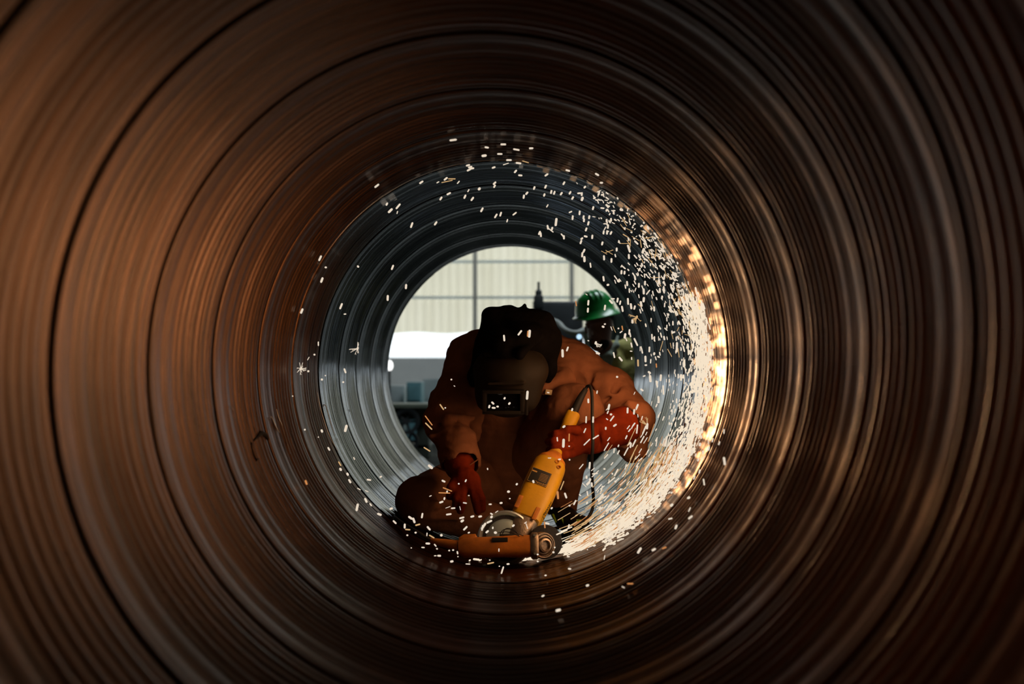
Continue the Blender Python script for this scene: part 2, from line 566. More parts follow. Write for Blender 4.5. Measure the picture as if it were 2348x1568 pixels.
    me.loops.add(len(quads) * 4); me.loops.foreach_set('vertex_index', quads.astype(np.int32).ravel())
    me.polygons.add(len(quads))
    me.polygons.foreach_set('loop_start', np.arange(0, len(quads) * 4, 4, dtype=np.int32))
    me.polygons.foreach_set('use_smooth', np.ones(len(quads), dtype=bool))
    me.update(calc_edges=True)
    me.validate()
    return link(name, me, m, parent)

# ------------------------------------------------------------------ the hall beyond the pipe (setting)
FZ = -0.79                          # hall floor


def structure(o):
    o['kind'] = 'structure'
    return o

bm = bmesh.new(); add_box(bm, (0, 10.2, FZ - .05), (18, 24.6, .1)); structure(obj('floor', bm, MT['floor'], smooth=False))
bm = bmesh.new(); add_box(bm, (0, 10.5, 5.0), (18, 24.6, .1)); structure(obj('ceiling', bm, MT['roof'], smooth=False))
bm = bmesh.new(); add_box(bm, (-9, 10.5, 2.1), (.12, 24.6, 5.8)); structure(obj('wall_left', bm, MT['wall'], smooth=False))
bm = bmesh.new(); add_box(bm, (9, 10.5, 2.1), (.12, 24.6, 5.8)); structure(obj('wall_right', bm, MT['wall'], smooth=False))
bm = bmesh.new(); add_box(bm, (0, -1.85, 2.1), (18, .12, 5.8)); structure(obj('wall_near', bm, MT['roof'], smooth=False))
YB = 22.0
zlow = P(1000, 820, YB).z
zclad = P(1000, 763, YB).z
bm = bmesh.new(); add_box(bm, (0, YB, (zlow + FZ) / 2), (18, .2, zlow - FZ)); structure(obj('wall_far', bm, MT['wall'], smooth=False))
# corrugated translucent sheets above the open strip
bm = bmesh.new()
nx = 900
prev = None
for i in range(nx + 1):
    x = -9 + 18 * i / nx
    dy = 0.022 * math.sin(2 * PI * x / 0.13)
    zb = zclad + 0.012 * math.sin(2 * PI * x / .9)
    a, b = bm.verts.new((x, YB + dy, zb)), bm.verts.new((x, YB + dy, 5.0))
    if prev: bm.faces.new((prev[0], a, b, prev[1]))
    prev = (a, b)
clad = structure(obj('wall_far', bm, MT['sheet'], auto=0))

def hall_trim(name, x0, x1, z0, z1, y, d, m):
    bm = bmesh.new()
    add_box(bm, ((x0 + x1) / 2, y, (z0 + z1) / 2), (x1 - x0, d, z1 - z0))
    return structure(obj(name, bm, m, smooth=False))

for i, py in enumerate((600, 682, 520)):
    z = P(1000, py, YB - .12).z
    hall_trim('trim_%d' % (i + 1), -9, 9, z - .018, z + .018, YB - .1, .08, MT['pale'])
for i, px in enumerate((1089, 1311, 867, 1533)):
    x = P(px, 700, YB - .3).x
    hall_trim('trim_%d' % (i + 4), x - .032, x + .032, FZ, 5, YB - .25, .09, MT['post'])

# ------------------------------------------------------------------ the pipe
def profile(u):
    """how far the strip stands in from the nominal radius, u across the strip (metres)"""
    h = 0.0
    if u < .030:                                      # seam groove
        h -= 0.010 * math.exp(-((u - .012) / .008) ** 2)
    if .022 < u < .075:                               # folded lip beside it
        h += 0.003 * math.sin(PI * (u - .022) / .053) ** 2
    if .06 < u < .33:
        h += 0.0016 * math.sin((u - .06) / .27 * 2 * PI * 1.5)
    if u > .33:
        v = (u - .33) / .67
        e = min(1, v * 6, (1 - v) * 6)
        h += 0.0038 * e * (0.5 - 0.5 * math.cos(2 * PI * v * 8)) ** .8
        h += 0.0005 * math.sin(2 * PI * v * 37)
    return h


def build_pipe():
    NT = 288
    us = [0, .004, .008, .012, .016, .020, .025, .03, .038, .048, .06, .07]
    us += list(np.linspace(.08, .33, 16)) + list(np.linspace(.33, 1, 92)[1:-1])
    nu = len(us)
    prof = [profile(u) for u in us]
    k0 = int(math.floor((Y_NEAR - D0) / PITCHLEN)) - 1
    k1 = int(math.ceil((Y_FAR - D0) / PITCHLEN))
    rows = [(k, i) for k in range(k0, k1 + 1) for i in range(nu)]
    nr = len(rows)
    ys = np.array([D0 + PITCHLEN * (k + us[i]) for k, i in rows])
    hs = np.array([prof[i] for k, i in rows])
    turn = np.array([k + us[i] for k, i in rows])
    ph = np.arange(NT) * 2 * PI / NT                 # clockwise from the left, as seen by the camera
    Y = np.clip(ys[:, None] + PITCHLEN * ph[None, :] / (2 * PI), Y_NEAR, Y_FAR)
    rad = R - hs[:, None] + 0 * Y
    X = -rad * np.cos(ph)[None, :]; Z = rad * np.sin(ph)[None, :]
    V = np.stack([X, Y, Z], -1).reshape(-1, 3)
    I = np.arange(nr - 1)[:, None]; J = np.arange(NT)[None, :]
    q = np.stack([I * NT + J + 0 * I, (I + 1) * NT + J, (I + 1) * NT + (J + 1), I * NT + J + 1], -1)
    # last column joins the first one a turn further on
    q = q.reshape(nr - 1, NT, 4)
    j = NT - 1
    ii = np.arange(nr - 1)
    q[:, j, 3] = (ii + nu) * NT            # y at phase 2pi of row i == y at phase 0 of row i+nu?
    q[:, j, 2] = (ii + 1 + nu) * NT
    tu = np.zeros((nr - 1, NT, 4, 2))
    turnfull = turn[:, None] + 0 * ph[None, :]
    tu[..., 0, 0] = turn[:-1, None]; tu[..., 1, 0] = turn[1:, None]; tu[..., 2, 0] = turn[1:, None]; tu[..., 3, 0] = turn[:-1, None]
    phn = ph / (2 * PI) * 4.4
    tu[..., 0, 1] = phn[None, :]; tu[..., 1, 1] = phn[None, :]
    tu[..., 2, 1] = (phn + 4.4 / NT)[None, :]; tu[..., 3, 1] = (phn + 4.4 / NT)[None, :]
    tu[..., 0] *= 1.0
    # each turn takes its own stretch of the strip
    tu[..., 1] += np.floor(turn[:-1] + 1e-6)[:, None, None] * 4.4
    tu[..., 0] = np.mod(tu[..., 0], 1.0) * 1.0 + 0
    tu[..., 2:3, 0] = np.where(tu[..., 2:3, 0] < tu[..., 0:1, 0] - .5, 1.0, tu[..., 2:3, 0])
    tu[..., 1:2, 0] = np.where(tu[..., 1:2, 0] < tu[..., 0:1, 0] - .5, 1.0, tu[..., 1:2, 0])
    ok = (q < nr * NT).all(-1)
    Yf = Y.reshape(-1)
    qq = np.where(q < nr * NT, q, 0)
    yq = Yf[qq]
    ok &= (yq.max(-1) - yq.min(-1)) > 1e-7
    q = q[ok]; tu = tu[ok]
    used = np.unique(q)
    remap = np.full(nr * NT, -1); remap[used] = np.arange(len(used))
    V = V[used]; q = remap[q]
    me = bpy.data.meshes.new('pipe')
    me.vertices.add(len(V)); me.vertices.foreach_set('co', V.astype(np.float32).ravel())
    me.loops.add(len(q) * 4); me.loops.foreach_set('vertex_index', q.astype(np.int32).ravel())
    me.polygons.add(len(q))
    me.polygons.foreach_set('loop_start', np.arange(0, len(q) * 4, 4, dtype=np.int32))
    me.polygons.foreach_set('use_smooth', np.ones(len(q), dtype=bool))
    me.update(calc_edges=True)
    uvl = me.uv_layers.new(name='strip')
    uvl.data.foreach_set('uv', tu.astype(np.float32).reshape(-1))
    me.materials.append(MT['pipe'])
    return me

pipe = empty('steel_pipe', (0, 0, FZ))
tag(pipe, 'long ribbed steel pipe wound from strip, seen from inside', 'pipe')
o = link('inner_wall', build_pipe(), None, pipe); o.location = (0, 0, -FZ)
bm = bmesh.new()
seg = 96
prof = []
y = Y_NEAR
while y < Y_FAR - .001:
    prof += [(.745, y), (.745, y + .05), (.785, y + .09), (.785, y + .13), (.745, y + .17)]
    y += .2
prof = [(R - .0005, Y_NEAR)] + [(r, min(yy, Y_FAR)) for r, yy in prof] + [(.745, Y_FAR), (R - .0005, Y_FAR)]
add_lathe(bm, prof, Matrix.Rotation(-PI / 2, 4, 'X'), seg)
o = obj('outer_wall', bm, MT['dark'], pipe); o.location = (0, 0, -FZ)

# scorch mark and weld scars on the left of the wall, following its curve
def wall_pt(px, py, inset=0.004):
    """where the ray behind a pixel meets the pipe's inner wall"""
    v = CROT @ Vector(((px - 1174) / FPX, -(py - 784) / FPX, -1))
    r = R - inset
    a = v.x ** 2 + v.z ** 2; b = 2 * (CAM.x * v.x + CAM.z * v.z); c = CAM.x ** 2 + CAM.z ** 2 - r * r
    t = (-b + math.sqrt(b * b - 4 * a * c)) / (2 * a)
    return CAM + v * t

bm = bmesh.new()
add_tube(bm, [wall_pt(*p) for p in ((582, 1010), (590, 1002), (599, 993), (608, 997), (615, 1006))], [.002, .004, .007, .007, .003], 8)
add_tube(bm, [wall_pt(*p) for p in ((577, 1016), (577, 1028), (581, 1042), (586, 1055), (593, 1052))], [.003, .0025, .0025, .004, .002], 8)
o = obj('scorch_mark', bm, MT['soot'], pipe); o.location = (0, 0, -FZ); o['label'] = 'bent black scorch mark'
for px_ in ([(618, 959), (621, 954), (626, 962), (631, 976), (636, 985), (641, 992)],
            [(634, 938), (640, 962), (646, 972), (650, 990), (657, 1010), (665, 1040)],
            [(740, 935), (745, 925), (752, 945), (760, 975), (768, 1000)],
            [(728, 900), (733, 930), (740, 955), (755, 1000), (775, 1035)],
            [(772, 1005), (778, 1016)], [(803, 945), (800, 938)], [(530, 930), (535, 940)]):
    bm = bmesh.new()
    add_tube(bm, [wall_pt(x, y, .003) for x, y in px_], [.0008] + [.0016] * (len(px_) - 2) + [.0007], 6, smooth_steps=1)
    o = obj('weld_scar', bm, MT['chalk'], pipe); o.location = (0, 0, -FZ); o['label'] = 'bright silver weld scar'

# ------------------------------------------------------------------ machines and posts beyond the far mouth
def rect(bm, x0, y0, x1, y1, y, d, bevel=.01):
    """a box whose front face shows between two pixel corners when it stands at distance y"""
    a, b = P(x0, y0, y), P(x1, y1, y)
    add_box(bm, ((a.x + b.x) / 2, y + d / 2, (a.z + b.z) / 2), (abs(b.x - a.x), d, abs(a.z - b.z)), bevel=bevel)
    return bm


def wroot(name, x, y, label, cat, z=FZ, group=None):
    r = empty(name, (x, y, z)); WORLD.add(r.name)
    return tag(r, label, cat, group)

def fpy(y):                         # pixel row of the hall floor at distance y
    return 867 + (CAM.z - FZ) * FPX / y

# bench with greasy lathe gear, left
t = wroot('lathe', P(935, 900, 13).x, 13, 'greasy dark green lathe with round belt wheels beyond the pipe mouth', 'machine')
bm = bmesh.new(); rect(bm, 850, 935, 985, 962, 13, .6); obj('bed', bm, MT['grime'], t)
bm = bmesh.new(); rect(bm, 850, 926, 990, 936, 12.9, .75); obj('tray', bm, MT['tray'], t)
for x0 in (862, 955):
    bm = bmesh.new(); rect(bm, x0, 962, x0 + 28, fpy(13) - 2, 13.05, .5); obj('leg', bm, MT['grime'], t)
bm = bmesh.new(); rect(bm, 852, 1018, 985, 1030, 13.05, .5); obj('shelf', bm, MT['grime'], t)
for (px, py, r) in ((932, 966, 30), (936, 1012, 24)):
    q = P(px, py, 12.9)
    rr = M2(r, 12.9)
    bm = bmesh.new()
    Mx = Matrix.Translation(q) @ Matrix.Rotation(PI / 2, 4, 'X')
    add_lathe(bm, [(rr * .7, -.03), (rr, -.04), (rr, .04), (rr * .7, .03), (rr * .7, -.03)], Mx, 36)
    add_lathe(bm, [(0, -.05), (rr * .25, -.05), (rr * .25, .05), (0, .05)], Mx, 20)
    for k in range(5):
        a = k * 2 * PI / 5
        d = Vector((math.cos(a), 0, math.sin(a)))
        add_cyl(bm, q + d * rr * .2, q + d * rr * .75, .012, seg=8)
    obj('belt_wheel', bm, MT['dark'], t)
t = wroot('machine_cabinet', P(945, 895, 15).x, 15, 'teal metal cabinet standing behind the lathe', 'cabinet')
bm = bmesh.new(); rect(bm, 932, 876, 966, fpy(15) - 1, 15, .5); obj('body', bm, MT['teal'], t)
bm = bmesh.new(); rect(bm, 935, 884, 963, 918, 14.98, .03, .004); obj('door', bm, MT['teal'], t)
t = wroot('control_cabinet', P(905, 895, 15.5).x, 15.5, 'pale grey cabinet left of the teal one', 'cabinet')
bm = bmesh.new(); rect(bm, 886, 884, 926, fpy(15.5) - 1, 15.5, .5); obj('body', bm, MT['pale'], t)
bm = bmesh.new(); rect(bm, 890, 892, 922, 925, 15.48, .03, .004); obj('door', bm, MT['pale'], t)
t = wroot('control_cabinet', P(985, 895, 16).x, 16, 'pale grey cabinet right of the teal one', 'cabinet')
bm = bmesh.new(); rect(bm, 970, 868, 1012, fpy(16) - 1, 16, .5); obj('body', bm, MT['pale'], t)
bm = bmesh.new(); rect(bm, 974, 876, 1008, 915, 15.98, .03, .004); obj('door', bm, MT['pale'], t)
# glaring bulb on a stand at the left edge
t = wroot('work_lamp', P(893, 838, 14).x, 14, 'small glaring white work lamp at the left rim of the opening', 'lamp')
q = P(893, 838, 14)
bm = bmesh.new(); bmesh.ops.create_uvsphere(bm, u_segments=20, v_segments=12, radius=M2(8, 14), matrix=Matrix.Translation(q) @ Matrix.Diagonal((1, 1, 1.5, 1))); obj('bulb', bm, MT['bulb'], t)
bm = bmesh.new(); add_cyl(bm, (q.x, q.y, FZ), (q.x, q.y, q.z - M2(11, 14)), .012, seg=10); add_cyl(bm, (q.x, q.y, FZ), (q.x, q.y, FZ + .03), .12, .1); obj('stand', bm, MT['dark'], t)
# drilling machine behind the helper
t = wroot('drilling_machine', P(1275, 700, 12).x, 12, 'dark drilling machine with a top knob behind the green hard hat', 'machine')
bm = bmesh.new(); rect(bm, 1232, 690, 1338, 800, 12, .7, .05); rect(bm, 1262, 800, 1330, fpy(12) - 16, 12.1, .5, .02); obj('body', bm, MT['dark'], t)
bm = bmesh.new(); rect(bm, 1225, fpy(12) - 16, 1345, fpy(12) - .5, 11.9, .8, .02); obj('base_plate', bm, MT['dark'], t)
q = P(1235, 700, 12.1)
bm = bmesh.new()
add_lathe(bm, [(.05, -.12), (.05, .03), (.028, .05), (.028, .12), (.011, .14), (.011, .20), (0, .20)], Matrix.Translation(q), 20)
obj('feed_knob', bm, MT['dark'], t)
bm = bmesh.new(); rect(bm, 1224, 676, 1246, 708, 11.98, .2, .02); obj('motor_cover', bm, MT['dark'], t)
t = wroot('tool_cabinet', P(1440, 750, 11).x, 11, 'dark green tool cabinet behind the shoulder of the helper', 'cabinet')
bm = bmesh.new(); rect(bm, 1405, 712, 1500, fpy(11) - 1, 11, .5); obj('body', bm, MT['dkgreen'], t)
bm = bmesh.new(); rect(bm, 1412, 722, 1493, 960, 10.98, .03, .004); obj('door', bm, MT['dkgreen'], t)
# hose and small round lamp near the helper
bm = bmesh.new(); add_tube(bm, [P(*p) for p in ((1268, 735, 10.3), (1282, 740, 10.2), (1290, 752, 10.1), (1305, 762, 10), (1325, 764, 10), (1345, 752, 10.1), (1352, 900, 10.2), (1352, fpy(10.2) - 4, 10.2))], .019, 12, smooth_steps=2)
tag(obj('air_hose', bm, MT['hose']), 'pale curved hose hanging beside the helper in the green hat', 'hose')
t = wroot('round_lamp', P(1328, 772, 9.4).x, 9.4, 'small round bluish lamp by the helper chin', 'lamp')
q = P(1328, 772, 9.4)
Mx = Matrix.Translation(q) @ Matrix.Rotation(PI / 2, 4, 'X')
bm = bmesh.new(); add_lathe(bm, [(0, .012), (.008, .012), (.010, .006), (.016, .010), (.018, .0), (0, -.004)], Mx, 24); obj('glass', bm, MT['lamp'], t)
bm = bmesh.new(); add_lathe(bm, [(.017, .004), (.022, .006), (.022, -.03), (0, -.04)], Mx, 24); add_cyl(bm, q + Vector((0, .035, 0)), (q.x, q.y + .035, FZ), .007, seg=8); obj('housing', bm, MT['dark'], t)

# ------------------------------------------------------------------ helper in the green hard hat, crouching beyond the mouth
YH = 8.95
def V(px, py, y): return tuple(P(px, py, y))
hp = wroot('person', P(1405, 900, 9.1).x, 9.1, 'person in green hard hat and yellow shirt crouching beyond the pipe mouth', 'person')
hm = lambda px: M2(px, YH)
RT = (math.radians(-6), math.radians(-10), math.radians(14))
skin = [
    E(V(1374, 742, 8.97), (hm(31), .095, hm(40)), RT, k=.01),
    E(V(1374, 772, 8.93), (hm(25), .07, hm(30)), RT, k=.03),
    E(V(1372, 797, 8.89), (hm(13), .03, hm(9)), RT, k=.02),
    E(V(1362, 764, 8.86), (hm(4.5), .018, hm(8)), RT, k=.008),     # nose
    E(V(1361, 771, 8.85), (hm(6.5), .012, hm(3.5)), RT, k=.006),
    E(V(1349, 750, 8.885), (hm(6), .014, hm(4)), RT, k=.006, op='s'),
    E(V(1377, 746, 8.873), (hm(6), .014, hm(4)), RT, k=.006, op='s'),
    E(V(1349, 750, 8.892), (hm(4.5), .010, hm(3)), RT, k=.002),
    E(V(1377, 746, 8.88), (hm(4.5), .010, hm(3)), RT, k=.002),
    C(V(1342, 744, 8.885), V(1385, 738, 8.87), .007, k=.012),      # brow
    C(V(1356, 783, 8.865), V(1376, 780, 8.86), .005, k=.006),      # lips
    C(V(1357, 787, 8.865), V(1375, 785, 8.86), .006, k=.006),
    E(V(1403, 748, 8.99), (hm(4), .022, hm(10)), RT, k=.006),      # ears
    E(V(1344, 756, 9.0), (hm(4), .022, hm(10)), RT, k=.006),
    C(V(1385, 790, 9.03), V(1405, 835, 9.1), hm(20), hm(24), k=.03),
    E(V(1420, 900, 9.15), (hm(50), .11, hm(70)), k=.05), C(V(1425, 950, 9.2), V(1432, 1005, 9.2), hm(42), k=.05),
    C(V(1375, 862, 9.1), V(1352, 940, 9.0), hm(17), hm(14), k=.03), C(V(1352, 940, 9.0), V(1372, 1005, 8.82), hm(14), hm(10), k=.02),
    C(V(1465, 862, 9.15), V(1490, 945, 9.1), hm(17), hm(14), k=.03), C(V(1490, 945, 9.1), V(1440, 1010, 8.85), hm(14), hm(10), k=.02),
    C(V(1420, 1010, 9.2), V(1375, 1040, 8.8), hm(27), hm(20), k=.03), C(V(1375, 1040, 8.8), V(1388, 1125, 9.0), hm(19), hm(12), k=.02),
    C(V(1450, 1010, 9.2), V(1478, 1035, 8.8), hm(27), hm(20), k=.03), C(V(1478, 1035, 8.8), V(1462, 1125, 9.0), hm(19), hm(12), k=.02),
]
for hx, hy, sx in ((1377, 1020, 1), (1434, 1022, -1)):              # hands resting over the knees
    skin.append(E(V(hx, hy, 8.78), (.035, .02, .042), k=.015))
    for i in range(4):
        fx = hx - sx * 9 + sx * i * 6
        ln = (13, 16, 15, 11)[i]
        skin += [C(V(fx, hy + 10, 8.765), V(fx, hy + 10 + ln * .6, 8.76), .010, .009, k=.004), C(V(fx, hy + 10 + ln * .6, 8.76), V(fx, hy + 10 + ln, 8.775), .009, .008, k=.003)]
    skin += [C(V(hx + sx * 10, hy - 2, 8.775), V(hx + sx * 16, hy + 8, 8.765), .011, .010, k=.006)]
field('body', skin, .005, MT['helper_skin'], hp)
field('hair', [E(V(1376, 728, 9.0), (hm(33), .105, hm(30)), RT), E(V(1376, 700, 9.0), (hm(60), .2, hm(20)), k=.01, op='s'),
               B(V(1372, 760, 8.86), (hm(60), .05, hm(60)), k=.01, op='s')], .006, MT['hair'], hp, wrinkle=.002, wfreq=160)
field('beard', [E(V(1374, 786, 8.915), (hm(24), .058, hm(20)), RT, k=.01), E(V(1366, 779, 8.855), (hm(9), .03, hm(4.5)), RT, k=.006, op='s'), E(V(1368, 762, 8.86), (hm(26), .05, hm(13)), RT, k=.01, op='s')],
      .004, MT['hair'], hp, wrinkle=.0015, wfreq=260)
field('shirt', [E(V(1438, 850, 9.2), (hm(34), .12, hm(78)), k=.04), C(V(1408, 800, 9.12), V(1446, 802, 9.18), hm(20), hm(24), k=.03), E(V(1420, 905, 9.15), (hm(57), .135, hm(78)), k=.05), C(V(1385, 850, 9.1), V(1455, 848, 9.15), hm(24), k=.05), C(V(1425, 950, 9.2), V(1432, 1010, 9.2), hm(50), k=.05),
                C(V(1376, 862, 9.1), V(1352, 940, 9.0), hm(25), hm(21), k=.03), C(V(1463, 862, 9.15), V(1488, 945, 9.1), hm(25), hm(21), k=.03),
                C(V(1352, 940, 9.0), V(1366, 985, 8.87), hm(20), hm(17), k=.02), C(V(1488, 945, 9.1), V(1452, 992, 8.9), hm(20), hm(17), k=.02),
                C(V(1400, 830, 9.08), V(1410, 845, 9.1), hm(27), hm(30), k=.04)], .008, MT['olive'], hp, wrinkle=.006, wfreq=34, seed=4)
field('scarf', [C(V(1394, 818, 8.98), V(1412, 792, 9.03), hm(9), hm(7), k=.02), C(V(1412, 792, 9.03), V(1416, 772, 9.1), hm(7), hm(4), k=.02), C(V(1394, 818, 8.98), V(1372, 826, 8.97), hm(9), hm(6), k=.02),
                C(V(1398, 820, 8.98), V(1395, 848, 8.98), hm(8), hm(5), k=.02)], .006, MT['scarf'], hp, wrinkle=.004, wfreq=60, seed=5)
field('trousers', [E(V(1435, 1010, 9.22), (hm(52), .15, hm(40)), k=.04), C(V(1420, 1010, 9.2), V(1375, 1042, 8.8), hm(36), hm(28), k=.04), C(V(1375, 1042, 8.8), V(1388, 1122, 9.0), hm(27), hm(19), k=.03),
                   C(V(1450, 1010, 9.2), V(1478, 1037, 8.8), hm(36), hm(28), k=.04), C(V(1478, 1037, 8.8), V(1462, 1122, 9.0), hm(27), hm(19), k=.03)], .008, MT['dkgreen'], hp, wrinkle=.005, wfreq=34, seed=6)
for bx in (1388, 1462):
    q = P(bx, 1125, 8.98)
    field('boot', [C((q.x, q.y, FZ + .06), (q.x - .01, q.y - .18, FZ + .045), .052, .042, k=.02), C((q.x, q.y, FZ + .06), (q.x, q.y, FZ + .14), .05, .055, k=.02), B((q.x, q.y - .08, FZ - .03), (.2, .3, .03), k=.005, op='s')], .006, MT['boot'], hp)
hat_c = P(1364, 712, 8.95)
HM = Matrix.Translation(hat_c) @ Euler((math.radians(4), math.radians(-13), math.radians(12))).to_matrix().to_4x4()
bm = bmesh.new()
prof = [(0, .128), (.03, .126), (.06, .116), (.09, .096), (.112, .062), (.124, .02), (.128, -.012), (.146, -.020), (.148, -.025), (.126, -.020), (.118, .0), (.10, .06), (0, .11)]
add_lathe(bm, prof, Matrix.Diagonal((1, 1.12, 1, 1)), 48)
for v in bm.verts:                  # peak pulled out at the front
    if v.co.z < -.01 and v.co.y < -.1 and v.co.xy.length > .135: v.co.y -= .045; v.co.z -= .012
bm.transform(HM)
hat = obj('hard_hat', bm, MT['green'], hp)
bm = bmesh.new()
for sx in (-.03, 0, .03):
    add_tube(bm, [HM @ Vector((sx, -.118 * math.cos(a) * (1 - abs(sx)), .055 + .072 * math.sin(a) ** .8 if math.sin(a) > 0 else .055)) for a in np.linspace(.25, PI - .25, 14)], .006, 8)
o = obj('rib', bm, MT['green'], hat)
bm = bmesh.new(); add_tube(bm, [HM @ Vector((.131 * math.cos(a), .147 * math.sin(a), -.03)) for a in np.linspace(0, 2 * PI, 30)], .006, 8); obj('headband', bm, MT['hose'], hat)

# ------------------------------------------------------------------ the worker in the pipe
wk = wroot('person', P(1160, 1000, 5.6).x, 5.6, 'person in rust brown work clothes, black hood and welding mask crouching in the pipe', 'person', z=-.66)
m_ = lambda px, y=5.5: M2(px, y)
# the body inside the clothes, one continuous figure
body = [
    E(V(1185, 800, 5.5), (.082, .10, .105), (math.radians(35), 0, 0), k=.03), C(V(1180, 820, 5.56), V(1172, 850, 5.74), .055, k=.04),
    E(V(1165, 880, 5.85), (.21, .12, .15), k=.05), C(V(1165, 930, 5.9), V(1155, 1060, 6.0), .15, .14, k=.05),
    C(V(1080, 830, 5.76), V(1035, 945, 5.58), .058, .042, k=.04), C(V(1035, 945, 5.58), V(1052, 1060, 5.33), .042, .028, k=.02),
    C(V(1305, 855, 5.78), V(1440, 965, 5.6), .058, .042, k=.04), C(V(1440, 965, 5.6), V(1340, 1005, 5.38), .042, .028, k=.02),
    C(V(1130, 1085, 5.98), V(972, 1148, 5.48), .085, .06, k=.04), C(V(972, 1148, 5.48), V(1110, 1198, 5.62), .055, .04, k=.03),
    C(V(1185, 1070, 6.0), V(1318, 950, 5.5), .085, .06, k=.04), C(V(1318, 950, 5.5), V(1292, 1168, 5.78), .055, .035, k=.03),
    E(V(1316, 1192, 5.7), (.03, .09, .025), k=.02), E(V(1125, 1200, 5.7), (.04, .08, .03), k=.02),
]
GL = [  # glove closed on the grinder's tail: palm, four unequal fingers in two joints, thumb from the side
    C(V(1356, 1002, 5.40), V(1318, 1012, 5.36), .056, .05, k=.03),
    E(V(1304, 1012, 5.345), (.058, .035, .058), (0, math.radians(-10), 0), k=.03)]
fng = [(988, 34, .0155), (1004, 40, .0175), (1023, 38, .017), (1041, 30, .015)]
for fy, ln, fr in fng:
    GL += [C(V(1312, fy, 5.33), V(1296, fy + 2, 5.262), fr, fr, k=.008), C(V(1296, fy + 2, 5.262), V(1296 - ln * .62, fy + 6, 5.255), fr, fr * .95, k=.004),
           C(V(1296 - ln * .62, fy + 6, 5.255), V(1296 - ln * .98, fy + 9, 5.30), fr * .95, fr * .85, k=.004)]
GL += [C(V(1334, 1000, 5.36), V(1322, 986, 5.30), .020, .017, k=.010), C(V(1322, 986, 5.30), V(1300, 983, 5.27), .017, .014, k=.005)]
GR = [  # glove hanging over the shin, fingers pointing down
    C(V(1050, 1060, 5.31), V(1066, 1095, 5.25), .046, .042, k=.02), E(V(1072, 1106, 5.225), (.05, .028, .046), (0, math.radians(-12), 0), k=.02)]
for x0, x1, x2, y1, y2, fr in ((1092, 1103, 1105, 1142, 1166, .0165), (1081, 1091, 1095, 1147, 1172, .0175), (1062, 1060, 1056, 1148, 1170, .017), (1052, 1047, 1044, 1142, 1160, .015)):
    GR += [C(V(x0, 1115, 5.22), V(x1, y1, 5.195), fr, fr, k=.008), C(V(x1, y1, 5.195), V(x2, y2, 5.215), fr, fr * .85, k=.003)]
GR += [C(V(1048, 1098, 5.24), V(1034, 1118, 5.21), .02, .018, k=.01), C(V(1034, 1118, 5.21), V(1031, 1138, 5.215), .018, .015, k=.004)]
shrink = lambda L: [(q[0], q[1], q[2], q[3] * .8, q[4] * .8, q[5] * .6, q[6]) if q[0] == 'c' else (q[0], q[1], tuple(x * .8 for x in q[2]), q[3], q[4], q[5] * .6, q[6]) for q in L]
field('body', body + shrink(GL) + shrink(GR), .006, MT['skin'], wk)

